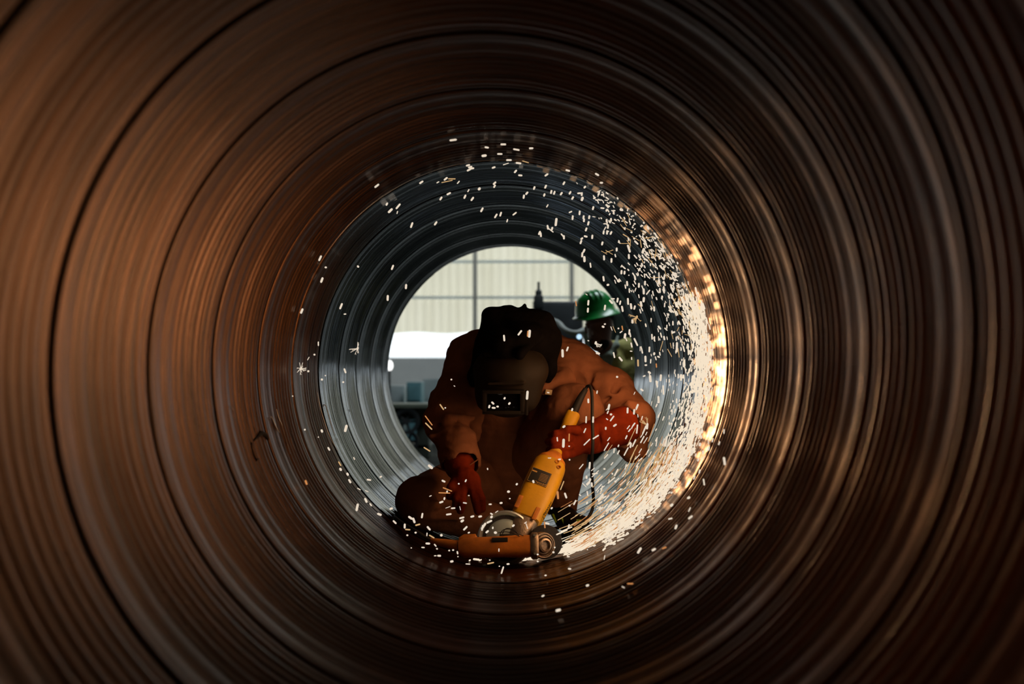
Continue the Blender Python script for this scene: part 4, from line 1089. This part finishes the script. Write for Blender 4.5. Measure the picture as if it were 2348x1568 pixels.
# ------------------------------------------------------------------ sparks
SPARKS = """
TOP 1039,321,16,8 1154,331,13,0 1116,338,10,-10 1184,343,15,-10,4 1218,340,10,2 1146,353,12,0,4 1110,357,12,8,6 1167,367,13,0 1160,376,14,18,2,y 1189,374,13,-8 1205,371,16,-17,2,y 1132,384,9,20 1073,379,10,15 1078,383,10,15 1076,389,12,30 1083,386,9,8 1182,393,9,50 1193,402,10,-5 864,426,13,38 966,418,11,35 1022,410,11,40 1036,410,17,0,2.5,y 1025,416,26,12,2,y 1004,418,7,30,2.5,y 1051,418,9,50,3 1099,433,8,50,6 1134,420,9,45 1134,427,8,60 1074,437,8,60,3 1029,444,11,28 1011,455,10,58 1066,451,10,65 1083,456,11,55 1225,431,9,70 1208,443,9,50 1201,451,10,80 887,468,8,60 913,473,15,50 895,483,14,45,5.5 911,487,7,75,2.5 944,516,13,70 999,512,10,55 1105,481,12,62 1137,495,11,58,4 1148,491,11,72,4 1180,490,11,38,3.5 1163,506,8,72,3 1302,391,11,-15 1253,401,10,35 1369,400,10,-30 1379,419,8,0 1293,420,9,60 1341,429,7,50 1251,428,9,65 1248,447,8,70 1264,440,9,75 1271,442,9,70 1287,444,9,55 1307,442,8,60 1313,454,9,60 1328,443,9,5,4 1334,445,9,85 1335,456,10,70,6 1373,444,9,70 1363,454,7,30 1374,458,8,-18,3 1323,420,5,-55,1.5 1255,472,8,60,3 1360,477,9,75 1391,482,7,65 1398,491,6,60,3
INN 1308,486,8,25,3.5 1313,499,11,85 1329,488,10,85 1338,498,9,80 1339,505,9,85 1351,498,9,80 1349,512,10,75 1344,526,9,70 1275,509,19,83,5.5 1256,521,11,-80 1262,527,18,-38,2.5 1266,524,8,75 1237,534,10,65 1240,538,11,-85 1290,540,12,-50,3 1293,544,10,-88 1343,542,9,-15 1334,547,7,40 1332,555,10,70 1358,543,10,85 1381,558,9,75 1391,506,8,88 1401,504,9,88 1394,520,9,85 1392,512,8,80,3 1387,524,10,60,2.5 1384,533,9,82 1392,533,10,85 1401,534,9,65 1433,524,7,85,3 1339,575,10,65 1335,584,12,85 1340,594,14,-87,5.5 1354,608,12,-82,3.5 1385,591,11,-87 1414,572,9,88 1411,586,8,-75,3 1402,597,11,88 1442,570,18,-72,5 1442,588,11,-87 1475,575,14,70,6 1459,556,12,-45,4 1454,547,5,-60 1425,610,6,60,3 1384,639,12,-82 1394,653,6,15,5 1418,644,8,-40,6 1425,624,10,85 1432,625,9,85 1442,631,3,0,3 1466,618,9,60 1472,607,9,-80 1456,637,11,-80 1463,628,8,-80,3 1438,650,12,-85 1434,657,10,-80,3 1443,666,11,-88,3 1465,654,11,88 1457,664,9,72,2.5 1479,649,11,88 1478,632,10,-85,3 1476,668,14,-88,5 1476,687,12,85,5.5 1465,679,9,-80,2.5 1486,670,14,52,3 1495,680,10,-78,2 1500,637,11,-88 1510,646,11,85 1511,631,14,-87,3 1513,666,11,-88 1523,636,11,80 1539,657,11,-80 1523,662,13,-78,3 1518,682,9,80 1534,681,8,-70 1541,680,10,85 1470,697,13,-80,5.5 1447,702,14,-82,5 1440,691,16,-87,4.5 1416,688,11,80 1422,694,10,78,4 1455,705,10,75 1427,708,14,-80 1405,685,9,0,3 1401,692,12,-48,4.5 1349,694,12,85 1348,711,11,85 1387,705,13,82 1321,696,12,-80,2.5,o 1500,708,12,-87 1524,699,11,85,3 1538,708,12,-80 1493,734,10,88,3 1450,737,9,-85 1512,751,11,-50 1529,732,10,-85,2.5,o 1529,749,9,88,3 1543,741,10,-88,3.5 1495,772,13,-87,3.5 1510,776,10,-88,1.5,o 1523,775,10,-80 1458,784,20,-65,4 1443,761,13,85,4 1433,770,13,80,5.5 1436,778,9,-65,2.5 1427,752,11,-80,3,o 1424,761,8,35,3 1402,753,10,-70,2,o 1418,753,4,0,4 1383,749,6,-25,5 1387,743,5,10,3.5 1448,791,12,-78,3.5 1472,804,13,-78,3.5 1489,801,13,88,4 1447,805,6,-5,2.5 1408,814,14,-78,3.5 1423,823,13,-50 1371,810,10,-12,5 1349,781,4,-20,2.5 1500,811,7,80,5 1510,818,7,-25,4 1513,811,9,-80,3 1480,823,15,-88,5 1492,828,10,85,3 1463,832,16,-88,4,y 1481,837,6,5,4 1505,838,10,-85,3,o 1415,864,5,0,5 1491,868,16,-85,6 1506,880,16,-80,4 1489,854,8,-40,5 1477,862,6,20,3.5 1515,866,16,85,5 1552,796,24,88,5 1544,762,9,20,4
BOD 1396,933,14,78,5 1439,941,13,88,4.5 1454,944,13,85,4.5 1461,932,12,68,4.5 1401,950,6,0,5 1392,961,6,-40,2.5 1410,975,9,35,4.5 1389,982,7,85,4 1449,980,7,65,2.5 1484,977,15,85,5 1446,1021,12,80,4.5 1408,1033,12,85,3 1418,1022,6,70,3 1472,894,8,-35,4.5 1510,916,16,-87,5 1521,894,22,-87,4 1386,1075,5,0,4 1404,1086,5,-60,4 1413,1083,19,62,3.5 1411,1104,5,0,5 1289,1113,22,68,2.5,y 1297,1136,14,-70 1279,1135,18,-85,5,o 1318,1152,13,65,3.5 1265,1165,6,45 1306,1159,5,10,4 1352,1067,16,85 1345,1094,8,-85 1353,1099,5,0,5.5 1357,1111,10,-85 1349,1109,11,45,3.5 1340,1112,13,-45,2,y 1330,1135,6,-35,3.5 1347,1131,12,-80,3 1379,1123,20,75,3 1346,1153,6,70,4 1377,1139,20,50,3.5 1255,1200,10,-12 1249,1203,16,-85,3,o 1304,1207,11,78,3.5 1118,1075,5,-80,3 1017,1103,9,-25 1068,1102,7,65,3.5 1052,1109,4,0,4 1026,1122,23,-22,2.5,o 1019,1130,27,-2,2.5,o 1025,1128,7,80,4 987,1137,6,25,2,o 1019,1143,7,80,4 1012,1151,10,20 1075,1136,4,0,2.5 1066,1153,9,-8,3 1055,1165,9,-75,1.5,o 1027,1163,12,20,1.5,o 1039,1165,10,5,3.5 968,1182,12,80,4 1029,1179,13,8,4 1059,1187,12,15,4 1083,1184,9,15 1101,1184,9,10 1060,1194,8,35,5.5 1067,1211,12,45 1124,1156,7,0,3.5 1149,1153,7,10 1169,1143,4,0,3 1166,1127,7,0,5.5 1185,1110,6,50,5 1223,1104,7,-70,5 941,1187,11,-35,5 949,1193,13,-70,5 958,1203,12,15,3.5,y 983,1211,12,-50 979,1225,8,85,2.5 1012,1227,5,0,6 1122,1196,14,25 1109,1206,18,55,5 1106,1210,14,80,3.5 1136,1221,7,-10,6 1117,1219,9,40 1130,1210,6,85,3.5 1127,1185,7,55,5.5 1127,1178,7,-30,4 1139,1173,8,35,2 1177,1205,7,40 1208,1206,14,-72,2,y 1205,1198,7,35,2,y 1156,775,15,-85 1192,763,14,52 1214,765,18,85,6 1210,765,14,85,3,o 1209,906,21,85,5.5 1035,870,4,0,4 1042,885,4,-30,2 1013,933,16,-55,3,y 1021,935,3,0,3.5 983,964,28,-53,2.5,o 983,977,22,-45,3,y 979,1030,18,-32,3,y 987,1070,14,-40,6 1122,932,8,75 1130,924,8,-45 1141,932,6,-10 1132,935,9,-5 1157,913,6,60 1168,925,7,50 1290,810,18,-88,5.5 1301,800,11,70,4 1257,900,6,-10,2.5 1349,919,11,-88 1369,899,8,80,3 1312,939,7,75,4 1293,978,8,35,5 1344,962,16,88,3.5 1360,962,15,88,4 1341,987,12,65,3 1292,1016,21,87,6 1305,1003,18,88,3,o 1278,1007,10,-85,3 1305,1023,4,0,3 1283,1053,7,5,3.5 1306,1054,4,0,4 1260,1050,8,0,2 1144,1261,8,88,2.5 1269,1266,5,0,5 1233,1271,5,0,4 1272,1255,4,0,4 1075,1221,5,25,3.5
LOW 1660,989,11,88,3 1624,1013,13,-83,2,y 1634,1009,10,75,3 1649,1016,9,72,3 1625,1028,11,78,5 1661,1057,19,-82,5.5 1612,1037,9,80 1595,1043,8,70,3 1613,1049,9,55,3 1601,1054,8,70,4 1608,1054,9,-85,2.5,y 1604,1081,10,75,3.5 1592,1095,9,70,3.5 1614,1105,15,-82,3.5 1579,1141,8,30,5.5 1605,1019,8,80,6 1608,1002,8,88,5 1635,976,14,-60,2.5 1540,1158,9,40,6 1581,1168,11,65,2.5,y 1583,1186,12,38 1537,1189,10,12,3.5 1550,1208,11,68,5 1501,1175,5,0,4 1501,1164,7,45,3 1476,1173,6,55,4 1398,1229,10,25 1431,1210,16,38,2.5,y 1363,1251,7,20,4 1303,1276,7,0,3.5 1306,1304,8,-8,4 1347,1260,3,0,3 1386,1278,11,80,2,o 1466,1262,16,58,5.5 1499,1260,10,28,5 1523,1256,11,20,3.5,o 1445,1338,14,0,3,o 1429,1346,8,-30,2.5,o 1251,1319,5,0,4 1347,1342,8,20,5 1245,1366,7,30,4 1280,1399,12,15,6 928,1206,11,88 935,1214,12,-3,3,y 905,1197,11,-45,4 897,1166,8,20,5 953,1221,5,0 934,1227,4,0,4 990,1230,14,-30,3,y 981,1246,10,-3 970,1255,8,-3,3,y 943,1256,3,0,3 998,1250,8,-50,3.5 1002,1258,4,0,4 1030,1262,4,0,4 1039,1261,4,0,4 1049,1267,7,-80,3.5 1050,1276,3,0,3 1007,1274,9,-3 998,1274,6,3,2.5,y 1036,1287,8,10,5 1073,1293,11,-3,2.5,y 1125,1291,16,12,3,y 1089,1282,3,0,3 1123,1284,3,0,3 1165,1293,7,3,4 1145,1298,3,0,3 1152,1307,18,72,3.5 1233,1287,5,0,4
LEF 734,592,14,65 747,613,4,0 738,642,13,70,5 692,713,13,68,5 782,702,15,68 791,720,6,5,3 821,611,6,-40,5 900,613,12,68 889,683,13,88,5 931,657,12,85,5 730,788,10,-88,3 721,813,5,0 707,851,5,0,5 707,822,9,60,2,y 791,850,12,-70,4 738,870,5,0,5 746,861,3,0,3 787,876,5,5,4 671,908,3,0,3 793,982,17,75,6 699,985,4,0 738,988,8,-70,5 730,1002,3,0,3 754,1029,9,-60,4 779,1063,12,-60,3,y 781,1076,8,-60,5.5 797,1087,8,-60,5 802,1103,10,-60 823,1121,9,-30,2.5,y 841,1126,9,-25,2,o 846,1100,10,-8,4 873,1093,6,25,4 812,1051,7,-65,3 702,1106,11,-70,4.5,o 819,1163,17,78,5.5 839,1147,12,-65,5 850,1157,8,-55,3.5 870,1179,11,-20,5
"""
GROUPS = {
    'TOP': ('short bright spark against the dark upper pipe wall above the opening', 'sparks over the upper pipe wall'),
    'INN': ('short upright spark in the swarm left of the bright band on the right wall', 'sparks scattered beside the bright band'),
    'BOD': ('small bright spark flying before the crouching worker and grinders', 'sparks before the worker'),
    'LOW': ('small spark close over the lower pipe wall below the worker and the bright band', 'sparks low over the pipe wall'),
    'LEF': ('small lone spark over the left pipe wall', 'sparks over the left pipe wall'),
}
rnd = random.Random(11)


def capsule(bm, p0, p1, r, seg=8):
    """a glowing grain: round-ended sliver"""
    p0, p1 = Vector(p0), Vector(p1)
    d = p1 - p0
    L = d.length
    t = d.normalized() if L > 1e-6 else Vector((1, 0, 0))
    u = t.orthogonal().normalized(); v = t.cross(u)
    rings = []
    for off, rr in ((0, .0), (.3 * r, .72), (r, 1.0), (L - r, 1.0), (L - .3 * r, .72), (L, .0)):
        q = p0 + t * off
        if rr == 0: rings.append([bm.verts.new(q)])
        else: rings.append([bm.verts.new(q + (u * math.cos(2 * PI * k / seg) + v * math.sin(2 * PI * k / seg)) * r * rr) for k in range(seg)])
    for a, b in zip(rings, rings[1:]):
        for k in range(seg):
            j = (k + 1) % seg
            if len(a) == 1: bm.faces.new((a[0], b[j], b[k]))
            elif len(b) == 1: bm.faces.new((a[k], a[j], b[0]))
            else: bm.faces.new((a[k], a[j], b[j], b[k]))


def spark_ends(x, y, ln, ang, yd, tilt):
    a = math.radians(ang)
    dx, dy = math.cos(a) * ln / 2, -math.sin(a) * ln / 2
    dd = M2(ln, yd) * tilt
    return P(x - dx, y - dy, yd - dd), P(x + dx, y + dy, yd + dd)

lst = []
for line in SPARKS.strip().splitlines():
    key, *items = line.split()
    for it in items:
        f = it.split(',')
        x, y, ln, an = map(float, f[:4])
        wd = float(f[4]) if len(f) > 4 else 4.4
        c = f[5] if len(f) > 5 else 'w'
        ln = max(ln, wd * 1.05)
        lo, hi = 4.75, 5.12
        if key == 'BOD': lo, hi = 4.78, 5.0  # grains over the mask window stand for reflections in its lens
        if y > 1190 and x < 1300: lo, hi = 4.74, 4.84
        yd = rnd.uniform(lo, hi)
        yd = min(yd, wall_pt(x, y, .02).y - .01)
        lst.append((ln * wd, key, x, y, ln, an, wd, c, yd))
lst.sort(key=lambda q: -q[0])
rest = bmesh.new()
named = []
for n_, (_, key, x, y, ln, an, wd, c, yd) in enumerate(lst):
    a, b = spark_ends(x, y, ln, an, yd, rnd.uniform(-.35, .35))
    if n_ < 300:
        bm = bmesh.new()
        mid = (a + b) / 2
        capsule(bm, a - mid, b - mid, M2(wd, yd) / 2, 10)
        o = obj('spark', bm, MS[c], auto=0)
        o.location = mid
        named.append((o, x, y, ln, an, wd, c))
        tag(o, GROUPS[key][0], 'spark', GROUPS[key][1])
    else:
        capsule(rest, a, b, M2(wd, yd) / 2, 6)

# every grain gets the words that single it out: its look, the nearest thing, and only then its rank there
ANCH = [('the green hard hat', 1362, 680), ('the helper face', 1372, 770), ('the peak of the black hood', 1204, 694), ('the black hood', 1185, 765),
        ('the mask window that mirrors sparks', 1150, 918), ('the welding mask', 1170, 860), ('the near shoulder seam', 1330, 810), ('the red gauntlet', 1400, 985), ('the yellow tail handle', 1308, 963),
        ('the hanging cord', 1357, 1080), ('the yellow grinder label', 1227, 1110), ('the yellow grinder foot', 1235, 1190), ('the shiny grinder guard', 1158, 1200),
        ('the orange grinder body', 1120, 1255), ('the small black disc', 1255, 1240), ('the hanging red glove', 1075, 1110), ('the bent knee', 930, 1150), ('the folded shin', 1040, 1195),
        ('the sleeve elbow', 985, 960), ('the trouser hem', 1290, 1165), ('the forearm sleeve', 1475, 960), ('the orange cable end', 985, 1240), ('the scorch mark', 595, 1010),
        ('the opening top', 1172, 563), ('the upper right rim', 1385, 655), ('the upper left rim', 970, 645), ('the left rim', 889, 850), ('the lower left rim', 940, 1030),
        ('the bright white band', 1600, 900), ('the bright band tip', 1500, 520), ('the pipe crown seam', 1150, 366), ('the pipe floor', 1230, 1330), ('the lower right wall', 1500, 1240),
        ('the yellow shirt', 1430, 830), ('the opening', 1510, 720), ('the far left seam', 690, 800), ('the lower left seam', 800, 1090), ('the upper right wall', 1360, 470), ('the upper left wall', 950, 470)]
ORD = ['uppermost', 'second', 'third', 'fourth', 'fifth', 'sixth', 'seventh', 'eighth', 'ninth', 'tenth', 'eleventh', 'twelfth', 'thirteenth', 'fourteenth']
fam = {}
for rec in named:
    o, x, y, ln, an, wd, c = rec
    nm, ax_, ay_ = min(ANCH, key=lambda q: (q[1] - x) ** 2 + (q[2] - y) ** 2)
    dx, dy = x - ax_, y - ay_
    if abs(dx) < 16 and abs(dy) < 16: where = 'close by'
    elif abs(dx) > abs(dy): where = 'left of' if dx < 0 else 'right of'
    else: where = 'above' if dy < 0 else 'below'
    col = {'w': 'white', 'y': 'yellow', 'o': 'orange'}[c]
    shape = 'round' if ln < wd * 1.35 else ('long' if ln > 15 else ('thin' if wd < 3.2 else 'short'))
    tilt = '' if shape == 'round' else (' level' if abs(an) < 22 else (' upright' if abs(an) > 68 else (' rising' if an > 0 else ' falling')))
    fam.setdefault('%s%s %s spark %s %s' % (shape, tilt, col, where, nm), []).append(rec)
for lb_, recs in fam.items():
    recs.sort(key=lambda q: q[2])
    for k, rec in enumerate(recs):
        if len(recs) == 1: rec[0]['label'] = lb_
        elif k == 0: rec[0]['label'] = lb_ + ', uppermost such'
        elif k == len(recs) - 1: rec[0]['label'] = lb_ + ', lowest such'
        else: rec[0]['label'] = lb_ + ', %s from the top' % ORD[k]

# forked bursts
def burst(x, y, yd, size, lab, n=8, seed=1, c='w', bias=None):
    r_ = random.Random(seed)
    q = P(x, y, yd)
    bm = bmesh.new()
    capsule(bm, Vector((-.002, 0, -.006)), Vector((.002, 0, .006)), .0038)
    for k in range(n):
        a = r_.uniform(0, 2 * PI) if bias is None else math.radians(r_.gauss(*bias))
        ln = M2(size, yd) * r_.uniform(.5, 1)
        s0 = M2(size, yd) * .12
        d = Vector((math.cos(a), r_.uniform(-.3, .3), math.sin(a)))
        e = d * ln
        capsule(bm, d * s0, e, .0009, 5)
        if r_.random() < .6:
            d2 = Vector((math.cos(a + .6), 0, math.sin(a + .6)))
            capsule(bm, e * .7, e * .7 + d2 * ln * .35, .0006, 5)
    o = obj('spark_burst', bm, MS[c], auto=0)
    o.location = q
    tag(o, lab, 'spark')

burst(820, 799, 5.2, 20, 'star shaped spark burst before the dark ribs left of the opening', 10, 3, bias=(190, 75))
burst(690, 845, 4.62, 15, 'white spark burst on the brown wall far left', 13, 5, 'w')
burst(1460, 727, 5.1, 22, 'branching spark burst right of the green hard hat', 9, 8, 'y', bias=(200, 45))
burst(1366, 786, 5.1, 20, 'small forked spark burst before the chin of the helper', 5, 9, 'w', bias=(-30, 35))
burst(1484, 975, 4.95, 24, 'spiky spark burst at the elbow of the worker', 6, 14, 'y', bias=(100, 30))
burst(1376, 1165, 5.0, 10, 'small white spark burst above the grinder spray', 7, 17, 'w')


def polar(a, inset, y):
    rr = R - inset
    return Vector((rr * math.cos(math.radians(a)), y, rr * math.sin(math.radians(a))))


def stream(bm, n, a0, a1, inset, y0, y1, l0, l1, w0, w1, spread=8, turn=0, power=1.0, insmax=.3):
    for _ in range(n):
        a = a0 + (a1 - a0) * rnd.random() ** power
        ins = min(.010 + rnd.expovariate(1 / inset), insmax)
        y = rnd.uniform(y0, y1)
        q = polar(a, ins, y)
        t = math.radians(a + 90 + turn + rnd.gauss(0, spread))
        d = Vector((math.cos(t), rnd.uniform(-.25, .25), math.sin(t)))
        ln = M2(rnd.uniform(l0, l1), 5.0); r = M2(rnd.uniform(w0, w1), 5.0) / 2
        e = q + d * ln
        if math.hypot(e.x, e.z) > R - .008:
            s = (R - .008) / math.hypot(e.x, e.z); e = Vector((e.x * s, e.y, e.z * s))
        capsule(bm, q, e, r, 5)

core = bmesh.new()
stream(core, 1000, -62, 20, .016, 4.66, 5.12, 6, 20, 1.8, 4, 10)  # these grains also stand for the glare on the brightly lit wall
stream(core, 330, -73.5, -45, .014, 4.88, 5.08, 14, 48, 1.2, 3.2, 5, 3)
stream(core, 110, -84, -72, .003, 5.02, 5.10, 8, 26, 2, 4, 4, 2)
stream(core, 500, -44, 16, .009, 4.66, 4.98, 6, 18, 1.6, 3.6, 9)
o = obj('sparks', core, MS['b'], auto=0)
tag(o, 'dense white-hot band of sparks and painted glare hugging the right pipe wall', 'sparks', kind='stuff')
stream(rest, 380, -30, 42, .06, 4.85, 5.25, 5, 12, 1.6, 3.6, 9, 0)
stream(rest, 210, 12, 62, .022, 4.85, 5.12, 4, 10, 2, 4, 35)
stream(rest, 200, -58, -25, .070, 4.88, 5.1, 8, 24, 1.8, 3.6, 10, 4)
stream(rest, 110, -60, -25, .014, 4.62, 4.85, 5, 12, 2.5, 4.5, 16)
o = obj('sparks', rest, MS['w'], auto=0)
tag(o, 'loose swarm of tiny sparks inside the bright band', 'sparks', kind='stuff')
fan = bmesh.new()
stream(fan, 170, -72, -30, .05, 4.90, 5.08, 18, 60, 1.0, 2.2, 5, 9)
stream(fan, 70, 0, 50, .06, 4.88, 5.1, 10, 24, 1.2, 2.0, 30)
o = obj('sparks', fan, MS['y'], auto=0)
tag(o, 'thin golden streaks fanning up from the grinder disc', 'sparks', kind='stuff')
fan = bmesh.new()
stream(fan, 150, -70, -28, .045, 4.88, 5.06, 16, 50, .9, 1.8, 5, 7)
o = obj('sparks', fan, MS['o'], auto=0)
tag(o, 'thin orange streaks low in the fan beside the grinder disc', 'sparks', kind='stuff')
bm = bmesh.new()
for _ in range(70):
    x = 1195 - rnd.expovariate(1 / 26); y_ = 1284 + rnd.gauss(0, 1.5)
    q = wall_pt(x, y_, .006); q.y = max(q.y, 4.98)
    capsule(bm, q, q + Vector((rnd.uniform(-.03, .03), rnd.uniform(-.01, .01), .003)), rnd.uniform(.002, .004), 5)
o = obj('sparks', bm, MS['b'], auto=0)
tag(o, 'glaring white sparks in the seam under the lying orange grinder', 'sparks', kind='stuff')
